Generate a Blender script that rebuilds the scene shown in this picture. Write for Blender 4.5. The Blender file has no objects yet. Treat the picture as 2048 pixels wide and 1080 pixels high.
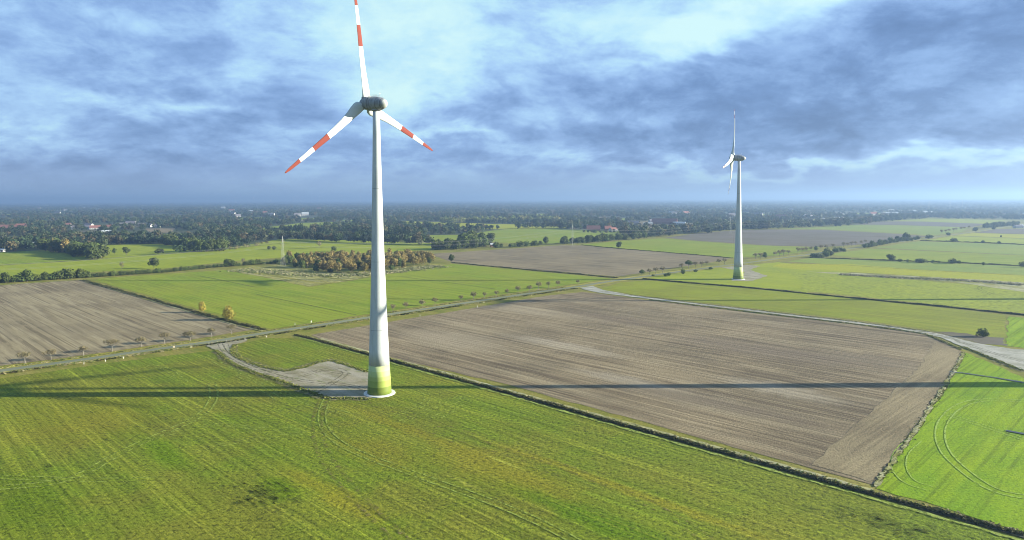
import bpy, math, random
import numpy as np
from mathutils import Vector, Matrix
from mathutils.geometry import tessellate_polygon

S = bpy.context.scene
C = S.collection
R = math.radians
rng = np.random.default_rng(7)
random.seed(7)

# ---------------------------------------------------------------- camera
F = 1390.0          # focal length in photo pixels (photo 2048 wide)
HC = 66.0           # height above ground, metres
PITCH = R(2.2)
ROLL = R(-0.24)
SH = 89.0
cam_d = bpy.data.cameras.new("camera")
cam_d.sensor_width = 36.0
cam_d.lens = 36.0 * F / 2048.0
cam_d.shift_y = -SH / 2048.0
cam_d.clip_start = 1.0
cam_d.clip_end = 120000.0
cam = bpy.data.objects.new("camera", cam_d)
C.objects.link(cam)
MR = Matrix.Rotation(math.pi / 2 - PITCH, 3, 'X') @ Matrix.Rotation(ROLL, 3, 'Z')
cam.matrix_world = Matrix.Translation((0, 0, HC)) @ MR.to_4x4()
S.camera = cam

S.view_settings.view_transform = 'Standard'
S.view_settings.look = 'None'
S.view_settings.exposure = 2.0
S.view_settings.gamma = 1.0
S.cycles.filter_width = 1.0
EXPO = 2.0 ** 2.0


def G(px, py, z=0.0):
    """photo pixel -> point on the ground (height z)"""
    d = MR @ Vector(((px - 1024.0) / F, (540.0 - SH - py) / F, -1.0))
    t = (z - HC) / d.z
    return Vector((d.x * t, d.y * t, z))


def DIR(px, py):
    d = MR @ Vector(((px - 1024.0) / F, (540.0 - SH - py) / F, -1.0))
    return d.normalized()


def srgb(r, g, b):
    def f(c):
        c /= 255.0
        return c / 12.92 if c <= 0.04045 else ((c + 0.055) / 1.055) ** 2.4
    return (f(r), f(g), f(b))


# ---------------------------------------------------------------- node helper
class NT:
    def __init__(self, tree):
        self.t = tree
        self.n = tree.nodes
        self.l = tree.links

    def node(self, typ, **kw):
        n = self.n.new(typ)
        for k, v in kw.items():
            setattr(n, k, v)
        return n

    def put(self, sock, v):
        if isinstance(v, bpy.types.NodeSocket):
            self.l.new(v, sock)
        elif isinstance(v, (tuple, list)):
            v = tuple(v)
            if sock.type == 'RGBA' and len(v) == 3:
                v = v + (1.0,)
            sock.default_value = v
        else:
            sock.default_value = v

    def math(self, op, a, b=0.0, c=0.0, clamp=False):
        n = self.node('ShaderNodeMath', operation=op, use_clamp=clamp)
        self.put(n.inputs[0], a); self.put(n.inputs[1], b); self.put(n.inputs[2], c)
        return n.outputs[0]

    def vmath(self, op, a, b=(0, 0, 0), out=0):
        n = self.node('ShaderNodeVectorMath', operation=op)
        self.put(n.inputs[0], a); self.put(n.inputs[1], b)
        return n.outputs[out]

    def mix(self, f, a, b, blend='MIX'):
        n = self.node('ShaderNodeMix', data_type='RGBA', blend_type=blend)
        self.put(n.inputs[0], f)
        self.put(n.inputs[6], a); self.put(n.inputs[7], b)
        return n.outputs[2]

    def ramp(self, v, lo, hi, smooth=True):
        n = self.node('ShaderNodeMapRange')
        n.interpolation_type = 'SMOOTHSTEP' if smooth else 'LINEAR'
        self.put(n.inputs['Value'], v)
        n.inputs['From Min'].default_value = lo
        n.inputs['From Max'].default_value = hi
        return n.outputs[0]

    def noise(self, vec, scale=1.0, detail=3.0, rough=0.55, dist=0.0, color=False, dims='3D'):
        n = self.node('ShaderNodeTexNoise', noise_dimensions=dims)
        self.put(n.inputs['Vector'], vec)
        n.inputs['Scale'].default_value = scale
        n.inputs['Detail'].default_value = detail
        n.inputs['Roughness'].default_value = rough
        n.inputs['Distortion'].default_value = dist
        return n.outputs['Color' if color else 'Fac']

    def sep(self, v):
        n = self.node('ShaderNodeSeparateXYZ'); self.put(n.inputs[0], v)
        return n.outputs

    def comb(self, x, y, z=0.0):
        n = self.node('ShaderNodeCombineXYZ')
        self.put(n.inputs[0], x); self.put(n.inputs[1], y); self.put(n.inputs[2], z)
        return n.outputs[0]


# ---------------------------------------------------------------- sky and sun
SUN_EL = R(14.3)
w = bpy.data.worlds.new("World")
S.world = w
w.use_nodes = True
w.node_tree.nodes.clear()
n = NT(w.node_tree)
sky = n.node('ShaderNodeTexSky', sky_type='NISHITA')
sky.sun_disc = False
sky.sun_elevation = SUN_EL
sky.sun_rotation = R(90)
bgA = n.node('ShaderNodeBackground'); n.put(bgA.inputs[0], sky.outputs[0]); bgA.inputs[1].default_value = 0.06
tc = n.node('ShaderNodeTexCoord').outputs['Generated']
x, y, z = n.sep(tc)
zc = n.math('MAXIMUM', z, 0.0)
den = n.math('ADD', zc, 0.34)
pv = n.comb(n.math('DIVIDE', x, den), n.math('DIVIDE', y, den), 3.7)
warp = n.vmath('SCALE', n.vmath('SUBTRACT', n.noise(pv, 1.1, 3, 0.55, color=True), (0.5, 0.5, 0.5)))
warp.node.inputs['Scale'].default_value = 0.28
pw = n.vmath('ADD', pv, warp)
big = n.noise(pw, 1.3, 5, 0.55)
med = n.noise(pw, 4.6, 9, 0.62)
fine = n.noise(pw, 17.0, 6, 0.65)
# where the cloud deck is thin: world directions with soft edges
dwarp = n.vmath('SCALE', n.vmath('SUBTRACT', n.noise(pw, 1.5, 5, 0.6, color=True), (0.5, 0.5, 0.5)))
dwarp.node.inputs['Scale'].default_value = 0.22
xw = n.math('ADD', x, n.sep(dwarp)[0])
zw = n.math('ADD', z, n.math('MULTIPLY', n.sep(dwarp)[1], 0.75))
BLOBS = [  # px, py, half width, half height (photo pixels of angle), weight (+ bright)
    (760, 40, 100, 150, 0.50), (820, 190, 75, 60, 0.50), (940, 90, 90, 110, 0.36), (930, 275, 130, 14, 0.62),
    (1150, 60, 260, 90, 0.24), (1330, 75, 110, 34, 0.70), (1560, 20, 130, 40, 0.75), (1060, 305, 170, 14, 0.34),
    (1200, 30, 180, 60, 0.20), (1640, 318, 460, 9, 0.55), (2000, 290, 200, 12, 0.45), (60, 258, 130, 20, 0.40),
    (330, 215, 120, 12, 0.45), (640, 275, 90, 16, 0.22), (700, 130, 60, 90, 0.16), (1160, 235, 120, 20, 0.30),
    (600, 165, 180, 20, 0.20), (1440, 85, 60, 18, 0.45), (1700, 20, 60, 16, 0.3), (420, 60, 160, 110, 0.05),
    (1750, 110, 330, 120, -0.30), (1250, 290, 280, 40, -0.36), (1650, 270, 300, 36, -0.28), (250, 300, 320, 60, -0.22),
    (450, 345, 330, 20, -0.16), (60, 150, 160, 60, -0.18), (1130, 190, 220, 40, -0.18), (1950, 190, 200, 60, -0.18),
    (1900, 40, 200, 60, -0.20), (460, 230, 160, 50, -0.12), (930, 230, 160, 26, -0.15), (1350, 180, 160, 40, -0.12),
]
acc = None
for (bx, by, rx, ry, wt) in BLOBS:
    d = DIR(bx, by)
    ax = n.math('MULTIPLY', n.math('SUBTRACT', xw, d.x), F / rx)
    az = n.math('MULTIPLY', n.math('SUBTRACT', zw, d.z), F / ry)
    r2 = n.math('ADD', n.math('MULTIPLY', ax, ax), n.math('MULTIPLY', az, az))
    g = n.math('MULTIPLY', n.math('EXPONENT', n.math('MULTIPLY', r2, -0.8)), wt)
    acc = g if acc is None else n.math('ADD', acc, g)
# only in front (y > 0); behind, plain cloud deck
acc = n.math('MULTIPLY', acc, n.ramp(y, 0.0, 0.4))
val = n.math('ADD', n.math('MULTIPLY', n.math('SUBTRACT', big, 0.5), 1.15), n.math('MULTIPLY', n.math('SUBTRACT', n.math('ADD', n.math('MULTIPLY', n.ramp(med, 0.38, 0.62), 0.24), n.math('MULTIPLY', med, 0.75)), 0.53), 0.95))
val = n.math('ADD', val, n.math('MULTIPLY', n.math('SUBTRACT', fine, 0.5), 0.60))
amp = n.ramp(z, -0.01, 0.06)
val = n.math('MULTIPLY', val, n.math('ADD', n.math('MULTIPLY', amp, 0.85), 0.15))
val = n.math('ADD', n.math('ADD', n.math('MULTIPLY', val, 0.60), n.math('MULTIPLY', acc, 0.66)), 0.52)
cr = n.node('ShaderNodeValToRGB')
n.put(cr.inputs[0], val)
els = cr.color_ramp.elements
stops = [(0.0, (88, 122, 174)), (0.2, (110, 146, 200)), (0.42, (142, 179, 231)), (0.60, (170, 210, 251)), (0.76, (192, 236, 255)), (1.0, (216, 253, 255))]
els[0].position = 0.0; els[0].color = (*srgb(*stops[0][1]), 1)
els[1].position = 1.0; els[1].color = (*srgb(*stops[-1][1]), 1)
for p, c in stops[1:-1]:
    e = els.new(p); e.color = (*srgb(*c), 1)
ccol = n.mix(n.math('MULTIPLY', n.math('SUBTRACT', 1.0, n.ramp(z, -0.01, 0.07)), 0.70), cr.outputs[0], (*srgb(146, 172, 206), 1))
bgB = n.node('ShaderNodeBackground'); n.put(bgB.inputs[0], ccol); bgB.inputs[1].default_value = 1.0 / EXPO
ms = n.node('ShaderNodeMixShader'); ms.inputs[0].default_value = 0.93
n.l.new(bgA.outputs[0], ms.inputs[1]); n.l.new(bgB.outputs[0], ms.inputs[2])
wo = n.node('ShaderNodeOutputWorld'); n.l.new(ms.outputs[0], wo.inputs[0])

sd = bpy.data.lights.new("sun", 'SUN')
sd.energy = 4.75
sd.angle = R(0.53)
sd.color = (1.0, 0.92, 0.74)
sun = bpy.data.objects.new("sun", sd)
C.objects.link(sun)
sun.rotation_euler = Vector((math.cos(SUN_EL), 0.0, math.sin(SUN_EL))).to_track_quat('Z', 'Y').to_euler()
sun.location = (300, 0, 300)


# ---------------------------------------------------------------- object helpers
def tag(o, label=None, cat=None, group=None, kind=None):
    if label: o['label'] = label
    if cat: o['category'] = cat
    if group: o['group'] = group
    if kind: o['kind'] = kind
    return o


def link(name, me, parent=None):
    o = bpy.data.objects.new(name, me)
    C.objects.link(o)
    if parent is not None:
        o.parent = parent
    return o


def empty(name, loc=(0, 0, 0), rz=0.0):
    o = bpy.data.objects.new(name, None)
    C.objects.link(o)
    o.empty_display_size = 1.0
    o.location = loc
    o.rotation_euler = (0, 0, rz)
    return o


def mesh_np(name, verts, faces, mat=None, smooth=False, tint=None, mats=None, midx=None):
    """faces: (n,k) int array or a list of lists"""
    me = bpy.data.meshes.new(name)
    verts = np.asarray(verts, dtype=np.float32)
    if isinstance(faces, np.ndarray):
        k = faces.shape[1]
        me.vertices.add(len(verts)); me.vertices.foreach_set('co', verts.ravel())
        me.loops.add(faces.size); me.loops.foreach_set('vertex_index', faces.astype(np.int32).ravel())
        me.polygons.add(len(faces))
        me.polygons.foreach_set('loop_start', np.arange(len(faces), dtype=np.int32) * k)
        me.update(calc_edges=True)
    else:
        me.from_pydata([tuple(map(float, v)) for v in verts], [], faces)
        me.update()
    if tint is not None:
        a = me.attributes.new('tint', 'FLOAT_COLOR', 'POINT')
        a.data.foreach_set('color', np.asarray(tint, dtype=np.float32).ravel())
    if smooth:
        me.polygons.foreach_set('use_smooth', [True] * len(me.polygons))
    for m in (mats or ([mat] if mat else [])):
        me.materials.append(m)
    if midx is not None:
        me.polygons.foreach_set('material_index', midx)
    return me


class MB:
    """collects boxes, bars, lathes"""
    def __init__(self):
        self.v = []; self.f = []

    def box(self, c, s, rz=0.0):
        b = len(self.v)
        cz, sz = math.cos(rz), math.sin(rz)
        for dx, dy, dz in ((-1, -1, -1), (1, -1, -1), (1, 1, -1), (-1, 1, -1), (-1, -1, 1), (1, -1, 1), (1, 1, 1), (-1, 1, 1)):
            X, Y = dx * s[0] / 2, dy * s[1] / 2
            self.v.append((c[0] + X * cz - Y * sz, c[1] + X * sz + Y * cz, c[2] + dz * s[2] / 2))
        for q in ((0, 3, 2, 1), (4, 5, 6, 7), (0, 1, 5, 4), (1, 2, 6, 5), (2, 3, 7, 6), (3, 0, 4, 7)):
            self.f.append([b + i for i in q])
        return self

    def bar(self, a, b_, r0, r1=None, k=5):
        a = Vector(a); b_ = Vector(b_)
        r1 = r0 if r1 is None else r1
        d = (b_ - a).normalized()
        u = d.orthogonal().normalized(); v = d.cross(u)
        b = len(self.v)
        for p, r in ((a, r0), (b_, r1)):
            for i in range(k):
                t = 2 * math.pi * i / k
                self.v.append(tuple(p + u * (r * math.cos(t)) + v * (r * math.sin(t))))
        for i in range(k):
            j = (i + 1) % k
            self.f.append([b + i, b + j, b + k + j, b + k + i])
        self.f.append([b + i for i in range(k)][::-1]); self.f.append([b + k + i for i in range(k)])
        return self

    def lathe(self, prof, k=32, axis='Z', cx=0, cy=0):
        """prof: (position along axis, radius)"""
        b = len(self.v)
        for (t, r) in prof:
            for i in range(k):
                a = 2 * math.pi * i / k
                p, q = r * math.cos(a), r * math.sin(a)
                self.v.append((cx + p, cy + q, t) if axis == 'Z' else (cx + p, t, q + cy))
        for s in range(len(prof) - 1):
            for i in range(k):
                j = (i + 1) % k
                self.f.append([b + s * k + i, b + s * k + j, b + (s + 1) * k + j, b + (s + 1) * k + i])
        self.f.append([b + i for i in range(k)][::-1])
        self.f.append([b + (len(prof) - 1) * k + i for i in range(k)])
        return self

    def build(self, name, mat, parent=None, smooth=False):
        me = mesh_np(name, self.v, self.f, mat)
        if smooth:
            me.polygons.foreach_set('use_smooth', [len(p.vertices) == 4 for p in me.polygons])
        return link(name, me, parent)


def new_mat(name, rough=0.9, spec=0.25):
    m = bpy.data.materials.new(name)
    m.use_nodes = True
    m.node_tree.nodes.clear()
    t = NT(m.node_tree)
    p = t.node('ShaderNodeBsdfPrincipled')
    p.inputs['Roughness'].default_value = rough
    p.inputs['Specular IOR Level'].default_value = spec
    o = t.node('ShaderNodeOutputMaterial')
    t.l.new(p.outputs[0], o.inputs[0])
    return m, t, p


def world_pos(t):
    return t.node('ShaderNodeNewGeometry').outputs['Position']


ROW = G(-377, 640, 0) - G(3, 640, 0)  # placeholder, replaced below
_pa, _pb = G(700, 699.8), G(1700, 978.1)
ROW = (_pa - _pb).normalized()        # direction every furrow runs in
ROWANG = math.atan2(ROW.y, ROW.x)


def field_mat(name, a, b, c, big=45.0, rowang=ROWANG, row=1.6, rowamt=0.5, streak=0.5, fine=0.9, fineamt=0.35,
              bump=0.25, tram=0.0, tramcol=(0.3, 0.4, 0.1), blobs=(), rowdark=None, tramsp=15.0, bumprow=0.0, lines=0.0, clump=0.0, clumpcol=(0.03, 0.05, 0.01)):
    """a, b: the two ground tones; c: the streak tone. All plain surface colours."""
    m, t, p = new_mat(name, 0.95, 0.1)
    pos = world_pos(t)
    mp = t.node('ShaderNodeMapping', vector_type='TEXTURE')
    mp.inputs['Rotation'].default_value = (0, 0, rowang)
    t.put(mp.inputs[0], pos)
    wob = t.vmath('SCALE', t.vmath('SUBTRACT', t.noise(pos, 0.03, 2, 0.5, color=True), (0.5, 0.5, 0.5)))
    wob.node.inputs['Scale'].default_value = 0.9
    q = t.vmath('ADD', mp.outputs[0], wob)
    along, across, _ = t.sep(q)
    nb = t.noise(pos, 1.0 / big, 4, 0.6)
    col = t.mix(t.ramp(nb, 0.38, 0.62), a, b)
    st = t.noise(t.comb(t.math('MULTIPLY', along, 0.010), t.math('MULTIPLY', across, 0.16)), 1.0, 5, 0.65)
    col = t.mix(t.math('MULTIPLY', t.ramp(st, 0.42, 0.68), streak), col, c)
    # furrows / drill rows of uneven strength
    rn = t.noise(t.comb(t.math('MULTIPLY', along, 0.02), t.math('MULTIPLY', across, 1.0 / row)), 1.0, 2, 0.6)
    rr = t.ramp(rn, 0.40, 0.62)
    dark = t.mix(1.0, col, (0.60, 0.60, 0.62) if rowdark is None else rowdark, 'MULTIPLY')
    if lines < 0:
        ln_ = t.noise(t.comb(t.math('MULTIPLY', along, 0.004), t.math('MULTIPLY', across, 0.75)), 1.0, 2, 0.6)
        l2 = t.noise(t.comb(t.math('MULTIPLY', along, 0.02), t.math('MULTIPLY', across, 0.10)), 1.0, 3, 0.7)
        col = t.mix(t.math('MULTIPLY', t.math('MULTIPLY', t.ramp(ln_, 0.51, 0.60), t.ramp(l2, 0.36, 0.52)), -lines), col, t.mix(1.0, col, (0.45, 0.42, 0.42), 'MULTIPLY'))
    if lines > 0:
        ln_ = t.noise(t.comb(t.math('MULTIPLY', along, 0.006), t.math('MULTIPLY', across, 1.0 / 0.75)), 1.0, 1, 0.5)
        l2 = t.noise(t.comb(t.math('MULTIPLY', along, 0.008), t.math('MULTIPLY', across, 0.22)), 1.0, 3, 0.7)
        col = t.mix(t.math('MULTIPLY', t.math('MULTIPLY', t.ramp(ln_, 0.52, 0.68), t.ramp(l2, 0.42, 0.6)), lines), col, t.mix(1.0, col, (1.55, 1.5, 1.7), 'MULTIPLY'))
    patch = t.ramp(t.noise(pos, 0.012, 3, 0.6), 0.35, 0.6)
    col = t.mix(t.math('MULTIPLY', t.math('MULTIPLY', rr, rowamt), t.math('ADD', t.math('MULTIPLY', patch, 0.6), 0.4)), col, dark)
    for (bx, by, ra, rb, bc, bw) in blobs:
        g0 = G(bx, by)
        mb = t.node('ShaderNodeMapping', vector_type='TEXTURE')
        mb.inputs['Location'].default_value = (g0.x, g0.y, 0)
        mb.inputs['Rotation'].default_value = (0, 0, rowang)
        mb.inputs['Scale'].default_value = (ra, rb, 1)
        t.put(mb.inputs[0], t.vmath('ADD', pos, t.vmath('MULTIPLY', t.vmath('SUBTRACT', t.noise(pos, 0.12, 4, 0.65, color=True), (0.5, 0.5, 0.5)), (min(14, rb * 1.2 + 2), min(14, rb * 1.2 + 2), 0))))
        ln = t.vmath('LENGTH', t.vmath('MULTIPLY', mb.outputs[0], (1, 1, 0)), out=1)
        col = t.mix(t.math('MULTIPLY', t.math('SUBTRACT', 1.0, t.ramp(ln, 0.25, 1.15)), bw), col, bc)
    if tram > 0:
        fr = t.math('FRACT', t.math('DIVIDE', across, tramsp))
        d1 = t.math('ABSOLUTE', t.math('SUBTRACT', t.math('ABSOLUTE', t.math('SUBTRACT', fr, 0.5)), 0.9 / tramsp))
        ln = t.math('SUBTRACT', 1.0, t.ramp(d1, 0.15 / tramsp, 0.42 / tramsp))
        brk = t.ramp(t.noise(t.comb(t.math('MULTIPLY', along, 0.02), t.math('MULTIPLY', across, 0.06)), 1.0, 3, 0.6), 0.40, 0.56)
        col = t.mix(t.math('MULTIPLY', t.math('MULTIPLY', ln, brk), tram), col, tramcol)
    fn = t.noise(pos, fine, 6, 0.72)
    fd = t.mix(1.0, col, (0.30, 0.32, 0.30), 'MULTIPLY')
    fl = t.mix(1.0, col, (1.6, 1.55, 1.5), 'MULTIPLY')
    col = t.mix(t.math('MULTIPLY', t.math('SUBTRACT', 1.0, t.ramp(fn, 0.36, 0.5)), fineamt), col, fd)
    col = t.mix(t.math('MULTIPLY', t.ramp(fn, 0.5, 0.66), fineamt), col, fl)
    if clump > 0:
        cn = t.noise(t.comb(t.math('MULTIPLY', along, 0.10), t.math('MULTIPLY', across, 0.30)), 1.0, 5, 0.7)
        col = t.mix(t.math('MULTIPLY', t.ramp(cn, 0.53, 0.64), clump), col, clumpcol)
    t.put(p.inputs['Base Color'], col)
    bn = t.node('ShaderNodeBump')
    bn.inputs['Strength'].default_value = 1.0
    bn.inputs['Distance'].default_value = bump
    hh = t.math('ADD', fn, t.math('MULTIPLY', rn, bumprow))
    t.put(bn.inputs['Height'], hh)
    t.put(p.inputs['Normal'], bn.outputs[0])
    return m


def flat_mat(name, a, b=None, sc=0.3, rough=0.9, detail=4, bump=0.0, spec=0.2):
    m, t, p = new_mat(name, rough, spec)
    b = b or tuple(v * 0.75 for v in a)
    pos = world_pos(t)
    f = t.noise(pos, sc, detail, 0.65)
    t.put(p.inputs['Base Color'], t.mix(t.ramp(f, 0.35, 0.65), a, b))
    if bump:
        bn = t.node('ShaderNodeBump'); bn.inputs['Distance'].default_value = bump
        t.put(bn.inputs['Height'], f); t.put(p.inputs['Normal'], bn.outputs[0])
    return m


def paint_mat(name, a, rough=0.5, dirt=0.0, spec=0.4):
    m, t, p = new_mat(name, rough, spec)
    tco = t.node('ShaderNodeTexCoord').outputs['Object']
    f = t.noise(t.vmath('MULTIPLY', tco, (1.0, 1.0, 0.12)), 1.1, 5, 0.6)
    t.put(p.inputs['Base Color'], t.mix(t.math('MULTIPLY', t.ramp(f, 0.4, 0.75), dirt), a, tuple(v * 0.5 for v in a)))
    return m


# ---------------------------------------------------------------- ground sheets
def inpoly(px, py, poly):
    x = np.asarray(px); y = np.asarray(py)
    r = np.zeros(x.shape, bool)
    j = len(poly) - 1
    for i in range(len(poly)):
        xi, yi = poly[i]; xj, yj = poly[j]
        c = ((yi > y) != (yj > y)) & (x < (xj - xi) * (y - yi) / ((yj - yi) or 1e-9) + xi)
        r ^= c
        j = i
    return r


NOTREE = []   # ground polygons the woods keep clear of


def densify(pts, step, jit, closed=True):
    out = []
    k = len(pts)
    for i in range(k if closed else k - 1):
        a, b = pts[i], pts[(i + 1) % k]
        L = (b - a).length
        m = max(1, min(160, int(L / step)))
        nrm = Vector((-(b - a).y, (b - a).x, 0)) / max(L, 1e-6)
        for s in range(m):
            f = s / m
            o = 0 if s == 0 else random.uniform(-jit, jit)
            out.append(a.lerp(b, f) + nrm * o)
    if not closed:
        out.append(pts[-1])
    return out


def sheet(name, poly, mat, z, jit=0.5, step=4.0, keep=True, label=None):
    pts = [G(*p) for p in poly]
    if keep:
        NOTREE.append([(p.x, p.y) for p in pts])
    d = max(1.0, min((p.length for p in pts)) / 250.0)
    pts = densify(pts, step * d, jit * min(d, 4))
    vs = [(p.x, p.y, z) for p in pts]
    tri = tessellate_polygon([[Vector((p.x, p.y, 0)) for p in pts]])
    fs = []
    for a_, b_, c_ in tri:
        A, B, D = pts[a_], pts[b_], pts[c_]
        cr_ = (B.x - A.x) * (D.y - A.y) - (B.y - A.y) * (D.x - A.x)
        fs.append([a_, b_, c_] if cr_ > 0 else [a_, c_, b_])
    me = mesh_np(name, vs, fs, mat)
    o = link(name, me)
    tag(o, label, kind='structure')
    return o


def smooth_line(pts, it=2):
    for _ in range(it):
        o = [pts[0]]
        for a, b in zip(pts[:-1], pts[1:]):
            o.append(a.lerp(b, 0.25)); o.append(a.lerp(b, 0.75))
        o.append(pts[-1]); pts = o
    return pts


def ribbon_vf(pts, width, z, jit=0.0, base=0):
    """pts world vectors; width float or list"""
    vs, fs = [], []
    for i, p in enumerate(pts):
        a = pts[max(0, i - 1)]; b = pts[min(len(pts) - 1, i + 1)]
        d = (b - a); d.z = 0; d.normalize()
        nn = Vector((-d.y, d.x, 0))
        wd = width[i] if isinstance(width, (list, tuple)) else width
        l = wd / 2 + random.uniform(-jit, jit); r = wd / 2 + random.uniform(-jit, jit)
        vs += [(p.x + nn.x * l, p.y + nn.y * l, z), (p.x - nn.x * r, p.y - nn.y * r, z)]
    for i in range(len(pts) - 1):
        fs.append([base + 2 * i + 1, base + 2 * i + 3, base + 2 * i + 2, base + 2 * i])
    return vs, fs


def ribbon(name, px, width, mat, z, jit=0.0, step=6.0, smooth=1, kind='structure', label=None, pts=None):
    P = pts or smooth_line([G(*p) for p in px], smooth)
    P = densify(P, step, 0, closed=False)
    vs, fs = ribbon_vf(P, width, z, jit)
    o = link(name, mesh_np(name, vs, fs, mat))
    tag(o, label, kind=kind)
    return o


# colours
GRN = (0.105, 0.155, 0.018); OLI = (0.120, 0.135, 0.024); LIM = (0.180, 0.240, 0.020)
BRN = (0.160, 0.135, 0.095); BRD = (0.105, 0.088, 0.064); BRL = (0.250, 0.220, 0.165)

M_GROUND = field_mat('meadow_ground', (0.171, 0.163, 0.027), (0.125, 0.139, 0.018), (0.228, 0.188, 0.063), big=12, row=1.0, rowamt=0.4, streak=0.6, fine=1.1, fineamt=0.5, bump=0.25)
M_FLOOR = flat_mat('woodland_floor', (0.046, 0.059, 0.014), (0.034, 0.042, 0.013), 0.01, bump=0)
M_FG = field_mat('mown_meadow', (0.100, 0.144, 0.008), (0.124, 0.134, 0.013), (0.156, 0.177, 0.014), big=38, row=1.7, rowamt=0.65,
                 streak=0.60, fine=1.0, fineamt=0.9, bump=0.45, tram=0.22, lines=0.9, tramcol=(0.291, 0.314, 0.036), bumprow=0.8,
                 blobs=[(1000, 940, 30, 11, (0.156, 0.144, 0.011), 0.8), (760, 905, 20, 9, (0.137, 0.125, 0.011), 0.6),
                        (1010, 925, 8, 0.8, (0.284, 0.301, 0.045), 0.55), (930, 966, 8, 0.8, (0.263, 0.272, 0.040), 0.5),
                        (1180, 1035, 32, 5, (0.060, 0.119, 0.000), 0.8), (660, 985, 28, 4, (0.177, 0.164, 0.011), 0.65),
                        (150, 830, 40, 26, (0.156, 0.144, 0.011), 0.55), (560, 975, 10, 4, (0.076, 0.124, 0.000), 0.8),
                        (1500, 960, 60, 14, (0.102, 0.134, 0.011), 0.5), (60, 1000, 26, 10, (0.064, 0.110, 0.000), 0.6),
                        (330, 905, 24, 5, (0.081, 0.143, 0.000), 0.7), (820, 860, 40, 3.0, (0.156, 0.144, 0.011), 0.6),
                        (1240, 975, 60, 2.4, (0.167, 0.153, 0.011), 0.7), (60, 745, 60, 8, (0.108, 0.114, 0.011), 0.6)])
M_BIGBROWN = field_mat('ploughed_earth', (0.223, 0.180, 0.108), (0.148, 0.120, 0.074), (0.296, 0.251, 0.157), big=70, row=2.0, rowamt=0.95, rowdark=(0.60, 0.58, 0.58),
                       lines=-0.9, streak=0.5, fine=1.6, fineamt=0.42, bump=0.30, bumprow=1.2,
                       blobs=[(1520, 700, 60, 16, (0.135, 0.108, 0.076), 0.7), (1240, 640, 50, 14, (0.150, 0.118, 0.080), 0.6), (1400, 800, 50, 12, (0.130, 0.106, 0.074), 0.6), (1750, 720, 30, 12, (0.125, 0.104, 0.074), 0.6),
                              (900, 680, 40, 20, (0.265, 0.225, 0.150), 0.6), (1120, 690, 40, 8, (0.290, 0.255, 0.185), 0.6), (1050, 620, 60, 14, (0.265, 0.225, 0.150), 0.5), (1560, 780, 26, 9, (0.285, 0.250, 0.180), 0.6), (1250, 760, 30, 6, (0.285, 0.250, 0.180), 0.5)])
M_HEAD = field_mat('ploughed_headland', (0.213, 0.175, 0.101), (0.164, 0.134, 0.079), (0.287, 0.246, 0.138), big=40, rowang=ROWANG + math.pi / 2 - 0.03,
                   row=1.8, rowamt=0.5, rowdark=(0.52, 0.50, 0.50), streak=0.25, fine=1.6, fineamt=0.42, bump=0.30, bumprow=0.4)
M_LEFTBROWN = field_mat('harrowed_earth', (0.235, 0.197, 0.113), (0.185, 0.153, 0.089), (0.330, 0.288, 0.182), big=55, row=3.2, rowamt=0.85, rowdark=(0.66, 0.64, 0.64),
                        lines=-0.9, streak=0.30, fine=1.2, fineamt=0.25, bump=0.15, bumprow=1.2)
M_BROWN2 = field_mat('bare_earth', (0.185, 0.149, 0.085), (0.145, 0.117, 0.068), (0.240, 0.201, 0.121), big=80, row=5.0, rowamt=0.8,
                     streak=0.5, fine=0.8, fineamt=0.2, bump=0.1)
M_DKBROWN = field_mat('dark_earth', (0.115, 0.100, 0.080), (0.090, 0.080, 0.047), (0.150, 0.133, 0.105), big=120, row=4, rowamt=0.4,
                      streak=0.6, fine=0.4, fineamt=0.1, bump=0.0)
M_VIVID = field_mat('lush_meadow', (0.127, 0.221, 0.005), (0.167, 0.254, 0.005), (0.211, 0.282, 0.006), big=22, rowang=ROWANG + math.pi / 2, row=1.6,
                    rowamt=0.35, lines=-0.5, streak=0.45, fine=1.3, fineamt=0.42, bump=0.22)
M_MIDGREEN = field_mat('green_crop', (0.148, 0.203, 0.011), (0.177, 0.213, 0.014), (0.211, 0.233, 0.023), big=60, row=2.6, rowamt=0.45,
                       lines=-0.45, streak=0.6, fine=0.8, fineamt=0.22, bump=0.12, tram=0.0)
M_LIME = field_mat('lime_meadow', (0.199, 0.233, 0.010), (0.165, 0.203, 0.010), (0.239, 0.257, 0.017), big=60, row=3, rowamt=0.3,
                   streak=0.6, fine=0.6, fineamt=0.15, bump=0.05)
M_STRIP = field_mat('strip_meadow', (0.171, 0.203, 0.011), (0.142, 0.163, 0.013), (0.217, 0.218, 0.017), big=40, row=1.8, rowamt=0.5,
                    streak=0.6, fine=1.0, fineamt=0.25, bump=0.15)
M_ROUGH = field_mat('rough_pasture', (0.177, 0.213, 0.020), (0.199, 0.233, 0.017), (0.228, 0.228, 0.028), big=30, row=5, rowamt=0.15,
                    streak=0.3, fine=0.35, fineamt=0.50, bump=0.6, clump=0.7, clumpcol=(0.057, 0.079, 0.011))
M_YELLOW = field_mat('yellow_meadow', (0.239, 0.247, 0.006), (0.217, 0.238, 0.011), (0.285, 0.267, 0.011), big=60, row=3, rowamt=0.2,
                     streak=0.5, fine=0.5, fineamt=0.3, bump=0.2)
M_COOL = field_mat('cool_meadow', (0.131, 0.183, 0.027), (0.160, 0.198, 0.025), (0.182, 0.208, 0.025), big=90, row=6, rowamt=0.2,
                   streak=0.6, fine=0.3, fineamt=0.22, bump=0.1)
M_TUFT = field_mat('tussock_heath', (0.228, 0.208, 0.041), (0.148, 0.153, 0.025), (0.330, 0.316, 0.171), big=9, row=4, rowamt=0.3,
                   streak=0.7, fine=0.4, fineamt=0.65, bump=0.8, clump=0.5)
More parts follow.
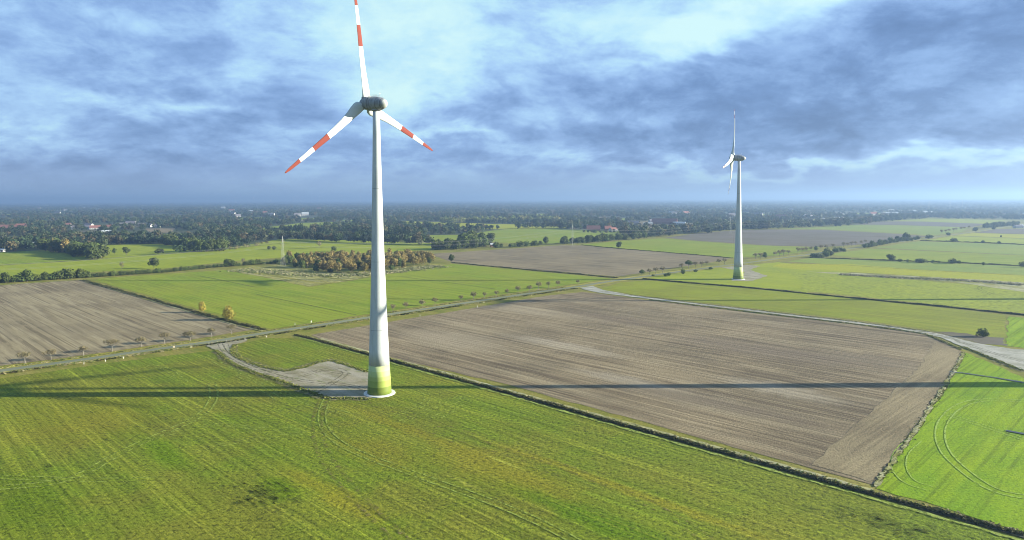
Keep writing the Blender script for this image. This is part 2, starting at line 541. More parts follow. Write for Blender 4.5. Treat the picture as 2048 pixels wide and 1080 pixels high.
M_DRY = field_mat('dry_grass', (0.260, 0.255, 0.132), (0.182, 0.178, 0.033), (0.360, 0.347, 0.227), big=14, row=3, rowamt=0.4,
                  streak=0.7, fine=0.5, fineamt=0.55, bump=0.3, clump=0.4)
M_VERGE = field_mat('verge_grass', (0.228, 0.208, 0.031), (0.148, 0.158, 0.017), (0.342, 0.287, 0.101), big=10, rowang=ROWANG + math.pi / 2, row=1.0, rowamt=0.5,
                    streak=0.6, fine=1.2, fineamt=0.6, bump=0.3)
M_ASPHALT = field_mat('asphalt', (0.155, 0.168, 0.106), (0.135, 0.148, 0.096), (0.190, 0.204, 0.127), big=30, rowang=ROWANG + math.pi / 2, row=1.2, rowamt=0.3,
                      streak=0.5, fine=2.0, fineamt=0.12, bump=0.01)
M_GRAVEL = field_mat('gravel', (0.250, 0.225, 0.155), (0.180, 0.165, 0.100), (0.33, 0.32, 0.27), big=7, row=2.0, rowamt=0.3, clump=0.6, clumpcol=(0.13, 0.15, 0.04),
                     streak=0.5, fine=2.2, fineamt=0.40, bump=0.05)
M_GRAVELW = field_mat('pale_gravel', (0.29, 0.285, 0.235), (0.215, 0.215, 0.165), (0.38, 0.38, 0.34), big=7, row=2.0, rowamt=0.3,
                      streak=0.5, fine=2.2, fineamt=0.35, bump=0.05)
M_DITCH = flat_mat('ditch_soil', (0.020, 0.022, 0.014), (0.040, 0.045, 0.018), 0.8, bump=0.1)
M_WATER = flat_mat('ditch_water', (0.040, 0.048, 0.050), (0.055, 0.065, 0.065), 0.2, rough=0.45)

# the ground itself
gv = [(-45000, -1200, 0), (45000, -1200, 0), (45000, 59000, 0), (-45000, 59000, 0)]
g = link('ground', mesh_np('ground', gv, [[0, 1, 2, 3]], M_GROUND)); tag(g, kind='structure')

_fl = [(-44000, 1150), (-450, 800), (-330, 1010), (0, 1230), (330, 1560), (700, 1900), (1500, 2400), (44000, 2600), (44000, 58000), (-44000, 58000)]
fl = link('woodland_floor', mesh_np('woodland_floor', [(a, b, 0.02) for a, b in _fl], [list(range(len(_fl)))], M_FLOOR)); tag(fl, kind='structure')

# road centre line, from the lower left to the far right
ROAD = [(-1500, 962), (-600, 831), (0, 742), (130, 725), (250, 708), (350, 694), (430, 683), (520, 668), (580, 659), (650, 649), (740, 635),
        (900, 611), (1000, 596), (1080, 584), (1160, 573), (1200, 566), (1300, 551.5), (1400, 538), (1500, 525), (1618, 509),
        (1696, 498), (1750, 490.5), (1848, 477.5), (1936, 465.5), (1998, 456), (2060, 446)]
roadw = [G(*p) for p in ROAD]

sheet('meadow', [(-1700, 1010), (-600, 850), (0, 757), (250, 722), (420, 702), (470, 690), (535, 676), (600, 676), (1745, 994), (2048, 1079), (2800, 1288),
                 (2800, 2300), (-1700, 2300)], M_FG, 0.05)
sheet('ploughed_field', [(622, 670), (740, 650), (900, 624), (1000, 607), (1090, 592), (1165, 584), (1195, 587), (1300, 601), (1400, 613), (1500, 625.5), (1600, 637), (1700, 648.5),
                         (1790, 660), (1850, 670), (1895, 688), (1925, 703), (1905, 745), (1830, 858), (1745, 970), (1500, 903), (1000, 765.5), (780, 707 + 9), (650, 681)], M_BIGBROWN, 0.06)
sheet('field_headland', [(1868, 683), (1922, 704), (1902, 745), (1827, 858), (1744, 966), (1624, 930), (1842, 732)], M_HEAD, 0.12, jit=0.6)
sheet('lush_field', [(1930, 705), (1990, 730), (2048, 757), (2300, 900), (2700, 1090), (2900, 1290), (2048, 1064), (1752, 977), (1838, 858), (1912, 745)], M_VIVID, 0.07, jit=0.6)
sheet('strip_field', [(1195, 579), (1240, 565), (1300, 561), (1600, 586), (1860, 613.5), (2012, 630), (2010, 694), (1950, 688), (1860, 659), (1790, 650), (1700, 638), (1500, 616), (1300, 593)], M_STRIP, 0.06)
sheet('bright_field', [(2016, 633), (2400, 675), (2500, 760), (2200, 716), (2048, 696), (2012, 692)], M_VIVID, 0.07)
sheet('turbine_meadow', [(1290, 556), (1330, 549), (1440, 536), (1560, 524), (1700, 545), (1650, 560), (1610, 588), (1600, 582)], M_LIME, 0.055)
sheet('rough_field', [(1540, 539), (1620, 546), (1836, 561), (2048, 577), (2500, 612), (2500, 676), (2048, 627), (1850, 607), (1600, 581), (1608, 565), (1590, 551)], M_ROUGH, 0.065)
sheet('dry_strip', [(1611, 543), (1700, 546), (1836, 553), (2048, 565), (2500, 592), (2500, 616), (2048, 584), (1900, 563), (1836, 559), (1700, 551)], M_DRY, 0.09, jit=1.5)
sheet('yellow_field', [(1560, 527), (1700, 528), (1836, 539), (2048, 550), (2500, 576), (2500, 593), (2048, 566), (1836, 552), (1700, 544), (1600, 539), (1545, 534)], M_YELLOW, 0.07)
sheet('pasture', [(1575, 523), (1622, 516), (1786, 522), (1920, 527), (2048, 533), (2500, 556), (2500, 578), (2048, 551), (1836, 540), (1700, 531)], M_COOL, 0.06)
sheet('pasture', [(1650, 509), (1740, 497.5), (1936, 506), (2048, 511), (2500, 531), (2500, 556), (2048, 532), (1920, 525), (1786, 521)], M_MIDGREEN, 0.055)
sheet('pasture', [(1752, 495), (1838, 482.5), (1961, 486.5), (2048, 490), (2500, 507), (2500, 531), (2048, 510.5), (1936, 505)], M_COOL, 0.05)
sheet('pasture', [(1846, 481), (1905, 472), (2048, 477.5), (2500, 492), (2500, 507), (2048, 489), (1961, 485)], M_LIME, 0.05)
sheet('pale_field', [(1908, 471), (1945, 466), (2048, 469), (2500, 482), (2500, 492), (2048, 476.5)], M_YELLOW, 0.05)
sheet('earth_field', [(1950, 465), (1995, 458), (2048, 458), (2500, 468), (2500, 480), (2048, 468)], M_DKBROWN, 0.05)
sheet('dark_field', [(1330, 475.5), (1400, 466), (1470, 461), (1536, 459), (1640, 459.5), (1800, 468), (1862, 473), (1745, 487), (1650, 494), (1536, 491), (1400, 482)], M_DKBROWN, 0.06)
sheet('far_pasture', [(1560, 458), (1640, 454), (1711, 449.5), (1810, 451), (1936, 455), (1925, 464), (1864, 471), (1811, 467), (1640, 458.5)], M_COOL, 0.05)
sheet('earth_field', [(1700, 449), (1761, 443), (1850, 443.5), (1976, 448), (1940, 454.5), (1810, 450.5), (1711, 449)], M_DKBROWN, 0.055)
sheet('far_pasture', [(1790, 441.5), (1848, 437), (1920, 438), (2016, 441), (1976, 447.5), (1850, 443)], M_LIME, 0.05)
sheet('far_pasture', [(1159, 489.5), (1249, 481), (1324, 477), (1400, 483), (1480, 489), (1640, 495), (1598, 506), (1540, 512), (1466, 515.5), (1350, 506), (1230, 496.5)], M_MIDGREEN, 0.06)
sheet('earth_field', [(860, 508), (987, 499.5), (1124, 490.5), (1162, 491), (1240, 498), (1394, 510), (1462, 517), (1440, 522), (1380, 531), (1290, 545), (1235, 553), (1160, 547), (1024, 536), (908, 526)], M_BROWN2, 0.06)
sheet('green_field', [(200, 557), (320, 549), (450, 540), (540, 557), (618, 574), (700, 562), (750, 553), (905, 528), (1024, 539), (1150, 550), (1225, 557), (1150, 568), (1050, 582), (900, 604),
                      (745, 627), (640, 643), (565, 655), (542, 658), (480, 642), (410, 622), (310, 594), (240, 575), (190, 561)], M_MIDGREEN, 0.06)
sheet('heath', [(452, 540), (500, 533), (570, 531), (660, 545), (745, 546), (870, 528), (912, 527), (750, 552), (700, 561), (618, 573)], M_TUFT, 0.1, jit=1.0)
sheet('harrowed_field', [(-1300, 700), (-600, 632), (0, 571), (165, 560), (300, 597), (420, 630), (518, 658), (470, 665), (380, 680), (250, 699), (130, 716), (0, 732), (-600, 818), (-1300, 920)], M_LEFTBROWN, 0.06)
sheet('lime_field', [(-900, 640), (0, 558), (170, 545), (330, 537), (450, 524), (560, 515), (640, 510), (860, 500), (868, 487), (700, 480), (560, 478), (500, 489), (440, 500), (360, 506), (0, 531), (-900, 600)], M_LIME, 0.05)
sheet('dull_field', [(-900, 598), (0, 530), (195, 519), (205, 515), (90, 500), (0, 505), (-900, 560)], M_MIDGREEN, 0.05)
sheet('lime_field', [(205, 517), (360, 505), (440, 499), (380, 494), (320, 488), (215, 490), (195, 505)], M_LIME, 0.055)
sheet('green_field', [(870, 500), (985, 484), (1060, 488), (1130, 486), (1240, 478), (1246, 463), (1110, 458), (1020, 458), (985, 461), (930, 470), (862, 470), (770, 476), (865, 483)], M_MIDGREEN, 0.045)
sheet('pale_field', [(800, 450), (790, 442), (870, 444), (990, 448), (1060, 449), (1140, 449), (1140, 457), (1000, 459), (880, 455)], M_YELLOW, 0.05)
sheet('pale_field', [(510, 458), (600, 446), (700, 443), (705, 449), (620, 456), (560, 461)], M_MIDGREEN, 0.05)
sheet('earth_field', [(126, 473), (130, 463), (200, 460), (202, 472)], M_DKBROWN, 0.05)
sheet('earth_field', [(290, 457), (350, 456), (345, 466), (300, 464)], M_BROWN2, 0.05)
sheet('pale_field', [(1230, 447), (1310, 441), (1400, 448), (1380, 456), (1250, 455)], M_BROWN2, 0.05)
sheet('far_pasture', [(1580, 440), (1638, 439), (1638, 444), (1590, 445)], M_YELLOW, 0.05)
sheet('earth_field', [(1920, 429), (2200, 431), (2200, 436), (1940, 434)], M_BROWN2, 0.05)

# far clearings between the woods
for i in range(34):
    px = random.uniform(-150, 2200); py = random.choice([408, 411, 415, 420, 424, 429, 434, 440]) + random.uniform(-1, 1)
    wd = random.uniform(30, 110); hh = (py - 398) * 0.07
    poly = [(px, py), (px + wd, py + random.uniform(-.3, .3)), (px + wd * 1.15, py + hh), (px + 8, py + hh * 0.9)]
    sheet('clearing', poly, random.choice([M_COOL, M_MIDGREEN, M_BROWN2, M_DKBROWN]), 0.04)

for (px, py, wd) in ((20, 474, 40), (330, 447, 60), (430, 452, 50), (60, 444, 50), (600, 436, 70), (740, 432, 60), (480, 437, 60), (900, 436, 80), (1080, 433, 90), (1200, 437, 60),
                     (1420, 438, 60), (1480, 446, 40), (250, 436, 60), (640, 461, 30), (1000, 428, 90), (1700, 426, 70)):
    hh = (py - 398) * 0.09
    sheet('clearing', [(px, py), (px + wd, py - .5), (px + wd * 1.2, py + hh), (px - 6, py + hh)], random.choice([M_LIME, M_MIDGREEN, M_COOL]), 0.045)

# road, verges, gravel
ribbon('road_verge', None, 15.0, M_VERGE, 0.16, jit=0.8, step=4, pts=smooth_line(roadw, 1))
ribbon('road', None, 5.4, M_ASPHALT, 0.20, jit=0.06, step=6, pts=smooth_line(roadw, 1))
sheet('gravel_path', [(405, 688), (500, 675), (490, 684), (468, 690), (462, 703), (478, 716), (520, 733), (560, 742), (576, 743), (612, 735), (640, 725), (662, 722), (700, 733), (735, 745), (765, 760),
                      (770, 780), (740, 798), (655, 797), (610, 782), (560, 762), (500, 742), (455, 722), (432, 702)], M_GRAVEL, 0.175, jit=0.35, step=1.5)
sheet('gravel_path', [(1160, 576), (1185, 572), (1205, 580), (1260, 590), (1400, 607.5), (1600, 631), (1700, 642.5), (1790, 653), (1860, 664), (1900, 673), (1960, 688), (2020, 698), (2200, 712), (2330, 760), (2330, 800),
                      (2170, 790), (2048, 742), (1985, 718), (1925, 694), (1880, 675), (1790, 657), (1600, 634.5), (1400, 610.5), (1300, 598.5), (1200, 586), (1170, 580)], M_GRAVELW, 0.175, jit=0.25, step=2)
sheet('gravel_path', [(1440, 534), (1490, 530), (1520, 532), (1500, 540), (1535, 552), (1505, 562), (1462, 562), (1490, 545)], M_GRAVEL, 0.12, jit=0.4, step=2)
sheet('worn_ground', [(1868, 664), (1900, 664), (1965, 672), (2010, 676), (2012, 692), (1950, 686), (1905, 674)], M_DKBROWN, 0.13, jit=1.0, step=2)

# ditches: a dark wet line with a scrubby rim (rim below)
D1 = [(590, 671), (620, 678), (780, 722), (1000, 783), (1350, 880.5), (1745, 990.5), (2048, 1075), (2700, 1256)]
D2 = [(1285, 558), (1330, 562), (1500, 576), (1700, 596), (1860, 611), (2048, 630.5), (2500, 677)]
D3 = [(166, 561), (230, 579), (300, 598.5), (400, 627), (470, 647), (530, 660.5)]
D4 = [(905, 525.5), (1024, 537), (1160, 549), (1235, 556)]
D5 = [(1162, 490), (1240, 497.5), (1394, 510), (1466, 516.5)]
for i, (Dp, wd) in enumerate(((D1, 1.1), (D2, 1.9), (D3, 2.4), (D4, 1.6), (D5, 1.6),
                              ([(1620, 515.5), (1786, 521.5), (1920, 526), (2048, 532.5), (2500, 556)], 3.4),
                              ([(1745, 496), (1840, 500.5), (1936, 505.5), (2048, 510.5), (2500, 531)], 1.6),
                              ([(1842, 481.5), (1961, 485.5), (2048, 489.5), (2500, 507)], 4.0),
                              ([(1905, 471), (2048, 477), (2500, 492)], 2.5),
                              ([(1950, 465), (2048, 468.5), (2500, 481)], 4.0),
                              ([(1560, 525), (1700, 531), (1836, 540), (2048, 551), (2500, 577)], 1.3),
                              ([(0, 531), (100, 525), (195, 518.5), (360, 505.5), (440, 499.5), (560, 487), (640, 484)], 2.2),
                              ([(512, 589), (600, 607), (712, 630)], 0.5), ([(805, 554), (900, 566), (990, 578)], 0.5),
                              ([(400, 552), (440, 560), (512, 575)], 0.5),
                              ([(540, 500), (640, 495), (760, 488), (862, 484)], 1.5),
                              ([(1110, 487), (1240, 479)], 3.0))):
    ribbon('ditch', Dp, wd, M_DITCH, 0.22, jit=wd * 0.18, step=3, smooth=0)
ribbon('ditch', [(1899, 744.5), (1925, 747), (1990, 756), (2048, 766), (2180, 792)], [1.0 + 0.05 * i for i in range(400)], M_WATER, 0.24, jit=0.25, step=2, smooth=0)
ribbon('ditch', [(2012, 862), (2048, 869), (2150, 890)], 1.5, M_WATER, 0.24, jit=0.25, step=2, smooth=0)
ribbon('field_margin', [(170, 563.5), (300, 601), (400, 630.5), (470, 650), (524, 662.5)], 1.4, M_DRY, 0.25, jit=0.3, smooth=0)
ribbon('field_margin', [(0, 571), (160, 560)], 2.2, M_DRY, 0.25, jit=0.3, smooth=0)
# wheel tracks pressed into the grass
def track_mat(name, c, cut=0.45):
    m, t, p = new_mat(name, 0.95, 0.1)
    pos = world_pos(t)
    f = t.noise(pos, 1.4, 4, 0.7)
    t.put(p.inputs['Base Color'], t.mix(t.ramp(f, 0.35, 0.65), c, tuple(v * 0.6 for v in c)))
    tr = t.node('ShaderNodeBsdfTransparent'); mx = t.node('ShaderNodeMixShader')
    o = [q for q in t.n if q.type == 'OUTPUT_MATERIAL'][0]
    t.put(mx.inputs[0], t.ramp(t.noise(pos, 0.5, 5, 0.75), cut - 0.10, cut + 0.12))
    t.l.new(tr.outputs[0], mx.inputs[1]); t.l.new(p.outputs[0], mx.inputs[2]); t.l.new(mx.outputs[0], o.inputs[0])
    return m


# bright rims beside the long ditch
RIM = track_mat('rim_grass', (0.25, 0.31, 0.06), 0.44)
ribbon('field_margin', [(px, py + 3 + (px - 590) * 0.0040) for px, py in D1], 1.1, RIM, 0.2, jit=0.4, step=2, smooth=0)
ribbon('field_margin', [(1928, 705), (1907, 745), (1833, 859), (1749, 974)], 1.0, M_DRY, 0.21, jit=0.5, step=1.5, smooth=0)
ribbon('field_margin', [(640, 677), (780, 716), (1000, 777), (1350, 873), (1745, 982)], 1.6, M_DRY, 0.19, jit=0.4, step=2, smooth=0)


TR_L = track_mat('pressed_grass', (0.24, 0.30, 0.050), 0.46)
TR_B = track_mat('worn_earth', (0.165, 0.145, 0.045), 0.56)
TR_V = track_mat('pressed_lush_grass', (0.26, 0.36, 0.06), 0.38)
TR_D = track_mat('churned_soil', (0.070, 0.085, 0.015), 0.53)


def tracks(px, mat, gauge=1.9, wd=0.42, name='wheel_track', z=0.14):
    P = smooth_line([G(*p) for p in px], 3)
    vs, fs = [], []
    for s in (-1, 1):
        Q = []
        for i, p in enumerate(P):
            a = P[max(0, i - 1)]; b = P[min(len(P) - 1, i + 1)]
            d = (b - a).normalized()
            Q.append(p + Vector((-d.y, d.x, 0)) * (s * gauge / 2))
        v, f = ribbon_vf(densify(Q, 2.0, 0.05, closed=False), wd, z, 0.07, base=len(vs))
        vs += v; fs += f
    o = link(name, mesh_np(name, vs, fs, mat)); tag(o, kind='structure')


tracks([(655, 797), (642, 828), (648, 860), (685, 893), (750, 920), (860, 960), (1000, 1010), (1090, 1050), (1200, 1110)], TR_L, 2.2)
tracks([(648, 797), (632, 840), (640, 900), (690, 970), (760, 1040), (830, 1110)], TR_B, 2.6, 1.1)
tracks([(690, 797), (780, 818), (900, 857), (1100, 922), (1250, 984), (1360, 1040), (1440, 1100)], TR_B, 2.4, 0.6)
tracks([(0, 976), (140, 966), (240, 905), (330, 865), (400, 835), (430, 800), (425, 770)], TR_L, 2.4, 0.6)
tracks([(300, 880), (420, 845), (540, 862), (600, 855)], TR_L, 1.9)
tracks([(395, 900), (500, 880), (620, 866)], TR_L, 1.9)
tracks([(800, 845), (860, 820), (905, 795), (940, 798)], TR_L, 1.9)
tracks([(870, 838), (905, 818), (935, 798)], TR_L, 3.0, 0.5)
tracks([(785, 785), (830, 775), (860, 790), (845, 815), (790, 830)], TR_L, 1.9, 0.4)
tracks([(640, 797), (600, 770), (540, 750), (470, 722)], TR_L, 2.0, 0.4)
tracks([(440, 720), (500, 748), (590, 800), (700, 830)], TR_L, 2.2, 0.4)
tracks([(410, 712), (430, 722), (520, 775), (560, 800)], TR_L, 2.2, 0.4)
tracks([(290, 728), (340, 740), (370, 765)], TR_L, 2.0, 0.4)
tracks([(700, 830), (850, 865), (1010, 915), (1200, 975)], TR_B, 1.9, 0.4)
tracks([(0, 955), (200, 962), (330, 958)], TR_L, 2.0, 0.4)
tracks([(480, 720), (560, 700), (640, 706), (740, 742)], TR_B, 2.0, 0.5)
tracks([(2048, 803), (1960, 799), (1915, 812), (1886, 840), (1878, 868), (1888, 905), (1930, 945), (1990, 985), (2060, 996)], TR_V, 2.3, 0.42)
tracks([(1830, 880), (1800, 905), (1795, 935), (1815, 965), (1860, 978)], TR_V, 3.2, 0.3)
tracks([(1895, 830), (1960, 850), (2050, 880)], TR_V, 1.9, 0.3)
tracks([(2030, 575), (1990, 568), (1950, 575), (1985, 590)], TR_D, 2.2, 0.7)


RUT = track_mat('gravel_rut', (0.150, 0.135, 0.085), 0.50)
MIDG = track_mat('track_weeds', (0.150, 0.170, 0.050), 0.56)
tracks([(440, 688), (450, 708), (490, 730), (550, 752), (620, 765), (700, 770), (745, 785)], RUT, 1.9, 0.6, z=0.20)
tracks([(452, 690), (458, 705), (500, 730), (570, 750), (640, 740), (700, 750)], RUT, 1.9, 0.5, z=0.205)
tracks([(620, 790), (660, 770), (700, 745), (660, 735), (600, 755)], RUT, 2.0, 0.5, z=0.21)
ribbon('track_weeds', [(445, 700), (490, 728), (550, 750), (600, 762)], 0.9, MIDG, 0.215, jit=0.3, step=1.5, smooth=2)
tracks([(1200, 582.5), (1400, 609), (1600, 632.5), (1700, 643.5), (1790, 655), (1880, 669.5), (1960, 699), (2048, 725)], RUT, 1.9, 0.5, z=0.20)
ribbon('track_weeds', [(1200, 582.5), (1400, 609), (1600, 632.5), (1700, 643.5), (1790, 655), (1880, 669.5), (1940, 692)], 0.8, MIDG, 0.205, jit=0.2, step=1.5, smooth=2)


def soil_patch(px, py, ra, rb, mat, ang=ROWANG, kx=60):
    c = G(px, py)
    vs, fs = [], []
    for _ in range(kx):
        a = random.gauss(0, ra / 2); b = round(random.gauss(0, rb / 2) / 0.8) * 0.8
        L = random.uniform(0.5, 2.2); W = random.uniform(0.15, 0.4)
        ca, sa = math.cos(ang), math.sin(ang)
        bb = len(vs)
        for dx, dy in ((-L, -W), (L, -W * .6), (L * .9, W), (-L * .8, W * .7)):
            X, Y = a + dx, b + dy
            vs.append((c.x + X * ca - Y * sa, c.y + X * sa + Y * ca, 0.145)); 
        fs.append([bb, bb + 1, bb + 2, bb + 3])
    o = link('churned_ground', mesh_np('churned_ground', vs, fs, mat)); tag(o, kind='structure')


soil_patch(525, 985, 11, 6, TR_D, kx=110)
soil_patch(1790, 1055, 16, 5, TR_D, kx=120)
soil_patch(95, 935, 2.4, 1.2, TR_D, kx=10)
soil_patch(330, 870, 40, 12, TR_D, kx=60)


# ---------------------------------------------------------------- foliage
def quads_on_blobs(blobs, n_q, size, rs, jitter=0.55, flat=1.0):
    """leaf clumps: quads facing outward on and in lumps"""
    wts = np.array([b[3] ** 2 for b in blobs]); wts = wts / wts.sum()
    idx = rs.choice(len(blobs), n_q, p=wts)
    B = np.array(blobs)[idx]
    d = rs.normal(size=(n_q, 3)); d[:, 2] = d[:, 2] * 0.8 + 0.18
    d /= np.linalg.norm(d, axis=1)[:, None]
    rad = B[:, 3] * (0.72 + 0.36 * rs.random(n_q) ** 0.6)
    c = B[:, :3] + d * rad[:, None] * np.array([1, 1, flat])
    nn = d + rs.normal(size=(n_q, 3)) * jitter; nn /= np.linalg.norm(nn, axis=1)[:, None]
    up = rs.normal(size=(n_q, 3))
    u = np.cross(nn, up); u /= np.linalg.norm(u, axis=1)[:, None]
    v = np.cross(nn, u)
    s = size * (0.6 + 0.8 * rs.random(n_q))
    s2 = s * (0.55 + 0.5 * rs.random(n_q))
    q = np.stack([c - u * s[:, None] * 0.6 - v * s2[:, None] * 0.35, c + u * s[:, None] * 0.15 - v * s2[:, None] * 0.62,
                  c + u * s[:, None] * 0.6 + v * s2[:, None] * 0.25, c - u * s[:, None] * 0.1 + v * s2[:, None] * 0.6], axis=1)
    q[:, :, 2] = np.maximum(q[:, :, 2], 0.05)
    return q.reshape(-1, 3), np.arange(n_q * 4).reshape(-1, 4)


def crown_blobs(h, r, style, rs):
    bl = []
    if style == 'round':
        n_b = 9
        for i in range(n_b):
            a = rs.random() * 6.28; rr = r * 0.55 * math.sqrt(rs.random())
            zz = h * (0.42 + 0.40 * rs.random())
            bl.append((rr * math.cos(a), rr * math.sin(a), zz, r * (0.36 + 0.22 * rs.random())))
        bl.append((0, 0, h * 0.62, r * 0.66)); bl.append((r * .1, 0, h * 0.84, r * 0.36))
    elif style == 'tall':
        for i in range(10):
            f = i / 9
            a = rs.random() * 6.28; rr = r * 0.35 * rs.random()
            bl.append((rr * math.cos(a), rr * math.sin(a), h * (0.22 + 0.66 * f), r * (0.62 - 0.34 * abs(f - 0.35)) * (0.8 + 0.3 * rs.random())))
    elif style == 'flat':
        for i in range(11):
            a = i / 11 * 6.28 + rs.random() * 0.5; rr = r * (0.35 + 0.42 * rs.random())
            bl.append((rr * math.cos(a), rr * math.sin(a), h * (0.66 + 0.12 * rs.random()), r * (0.20 + 0.12 * rs.random())))
        bl.append((0, 0, h * 0.8, r * 0.35))
    elif style == 'umbrella':
        for i in range(9):
            a = i / 9 * 6.28 + rs.random() * 0.5; rr = r * (0.30 + 0.38 * rs.random())
            bl.append((rr * math.cos(a), rr * math.sin(a), h * (0.56 + 0.16 * rs.random()), r * (0.30 + 0.14 * rs.random())))
        bl.append((0, 0, h * 0.74, r * 0.50))
    elif style == 'full':
        for i in range(9):
            a = rs.random() * 6.28; rr = r * 0.55 * math.sqrt(rs.random())
            zz = h * (0.20 + 0.50 * rs.random())
            bl.append((rr * math.cos(a), rr * math.sin(a), zz, r * (0.36 + 0.20 * rs.random())))
        bl.append((0, 0, h * 0.50, r * 0.72)); bl.append((r * .1, 0, h * 0.74, r * 0.42))
    elif style == 'bush':
        for i in range(8):
            a = rs.random() * 6.28; rr = r * 0.55 * rs.random() ** 0.5
            bl.append((rr * math.cos(a), rr * math.sin(a), h * (0.25 + 0.35 * rs.random()), r * (0.34 + 0.2 * rs.random())))
        bl.append((0, 0, h * 0.5, h * 0.48))
    return bl


def leaf_mat(name, a, b, vertex=False):
    m, t, p = new_mat(name, 0.85, 0.15)
    if vertex:
        at = t.node('ShaderNodeAttribute', attribute_name='tint')
        base = at.outputs['Color']
        f = t.noise(world_pos(t), 0.35, 2, 0.6)
        col = t.mix(t.ramp(f, 0.35, 0.65), t.mix(1.0, base, (0.75, 0.78, 0.8), 'MULTIPLY'), t.mix(1.0, base, (1.25, 1.2, 1.1), 'MULTIPLY'))
    else:
        ri = t.node('ShaderNodeObjectInfo').outputs['Random']
        f = t.noise(world_pos(t), 0.5, 3, 0.65)
        mixf = t.math('ADD', t.math('MULTIPLY', ri, 0.55), t.math('MULTIPLY', t.ramp(f, 0.3, 0.7), 0.45))
        col = t.mix(mixf, a, b)
    t.put(p.inputs['Base Color'], col)
    # a little light through the leaves
    tl = t.node('ShaderNodeBsdfTranslucent'); t.put(tl.inputs[0], col)
    mx = t.node('ShaderNodeMixShader'); mx.inputs[0].default_value = 0.22
    o = [q for q in t.n if q.type == 'OUTPUT_MATERIAL'][0]
    t.l.new(p.outputs[0], mx.inputs[1]); t.l.new(tl.outputs[0], mx.inputs[2]); t.l.new(mx.outputs[0], o.inputs[0])
    return m


L_DARK = leaf_mat('dark_leaves', (0.042, 0.062, 0.018), (0.085, 0.105, 0.028))
L_MID = leaf_mat('green_leaves', (0.060, 0.095, 0.022), (0.100, 0.130, 0.035))
L_GOLD = leaf_mat('golden_leaves', (0.190, 0.150, 0.050), (0.120, 0.120, 0.040))
L_YEL = leaf_mat('yellow_leaves', (0.330, 0.270, 0.050), (0.220, 0.200, 0.045))
L_BARE = leaf_mat('thin_leaves', (0.195, 0.165, 0.095), (0.135, 0.125, 0.065))
L_BIRCH = leaf_mat('autumn_leaves', (0.260, 0.195, 0.065), (0.140, 0.130, 0.042))
L_VAR = leaf_mat('woodland_leaves', None, None, vertex=True)
BARK = flat_mat('bark', (0.13, 0.115, 0.095), (0.08, 0.07, 0.06), 1.5)
BARKP = flat_mat('pale_bark', (0.21, 0.20, 0.165), (0.14, 0.13, 0.11), 1.5)


def trunk_mesh(name, h, r, top, mat, rs, limbs=5, spread=0.5, rr=0.022, low=0.35):
    mb = MB()
    k = r
    zt = h * top
    mb.bar((0, 0, -0.1), (0.04 * h * (rs.random() - .5), 0.04 * h * (rs.random() - .5), zt), h * rr * 1.25, h * rr * 0.7, 6)
    for i in range(limbs):
        a = i / limbs * 6.28 + rs.random()
        z0 = zt * (low + (1 - low) * (i + 1) / limbs)
        e = (math.cos(a) * k * spread * (0.7 + 0.5 * rs.random()), math.sin(a) * k * spread * (0.7 + 0.5 * rs.random()), z0 + (h - z0) * (0.35 + 0.3 * rs.random()))
        mid = (e[0] * .5, e[1] * .5, z0 + (e[2] - z0) * 0.45)
        mb.bar((0, 0, z0 * 0.97), mid, h * rr * 0.55, h * rr * 0.4, 4).bar(mid, e, h * rr * 0.4, h * rr * 0.14, 4)
    return mesh_np(name, mb.v, mb.f, mat)


PROTO = {}
_rs = np.random.default_rng(11)


def proto(kind, variants, h, r, style, nq, qs, leaf, bark, top, limbs=5, spread=0.55, rr=0.022, jitter=0.55, low=0.35):
    L = []
    for i in range(variants):
        hh = h * (0.93 + 0.14 * _rs.random())
        v, f = quads_on_blobs(crown_blobs(hh, r, style, _rs), nq, qs, _rs, jitter)
        L.append((mesh_np('crown', v, f, leaf), trunk_mesh('trunk', hh, r, top, bark, _rs, limbs, spread, rr, low)))
    PROTO[kind] = L


# unit trees (height 1 scale is applied per tree; here about 10 m)
proto('dark', 4, 10, 4.6, 'full', 620, 0.95, L_DARK, BARK, 0.62)
proto('mid', 4, 10, 4.4, 'full', 560, 0.95, L_MID, BARK, 0.62)
proto('birch', 5, 10, 3.6, 'tall', 520, 0.85, L_BIRCH, BARKP, 0.85, rr=0.012)
proto('autumn', 4, 10, 4.6, 'full', 560, 0.85, L_BIRCH, BARKP, 0.7, rr=0.014)
proto('gold', 3, 10, 4.4, 'full', 560, 0.75, L_YEL, BARKP, 0.7, limbs=8, rr=0.016)
proto('oak', 1, 10, 5.0, 'round', 620, 0.95, L_DARK, BARK, 0.62)
proto('bush', 4, 10, 6.5, 'bush', 420, 1.3, L_DARK, BARK, 0.4, limbs=3)
proto('bushm', 4, 10, 6.5, 'bush', 420, 1.3, L_MID, BARK, 0.4, limbs=3)
proto('orchard', 6, 10, 4.5, 'umbrella', 230, 0.72, L_BARE, BARKP, 0.48, limbs=9, spread=0.75, rr=0.024, jitter=0.8, low=0.75)
proto('gnarled', 5, 10, 5.4, 'flat', 360, 0.70, L_BARE, BARKP, 0.45, limbs=11, spread=0.95, rr=0.030, jitter=0.9, low=0.8)
proto('orchardg', 3, 10, 4.8, 'umbrella', 520, 0.85, L_MID, BARKP, 0.50, limbs=8, spread=0.8, rr=0.030, jitter=0.8, low=0.7)
proto('pale', 2, 10, 3.6, 'round', 170, 0.65, L_BARE, BARKP, 0.8, limbs=10, spread=0.9, rr=0.014, jitter=0.9)
_cnt = {}


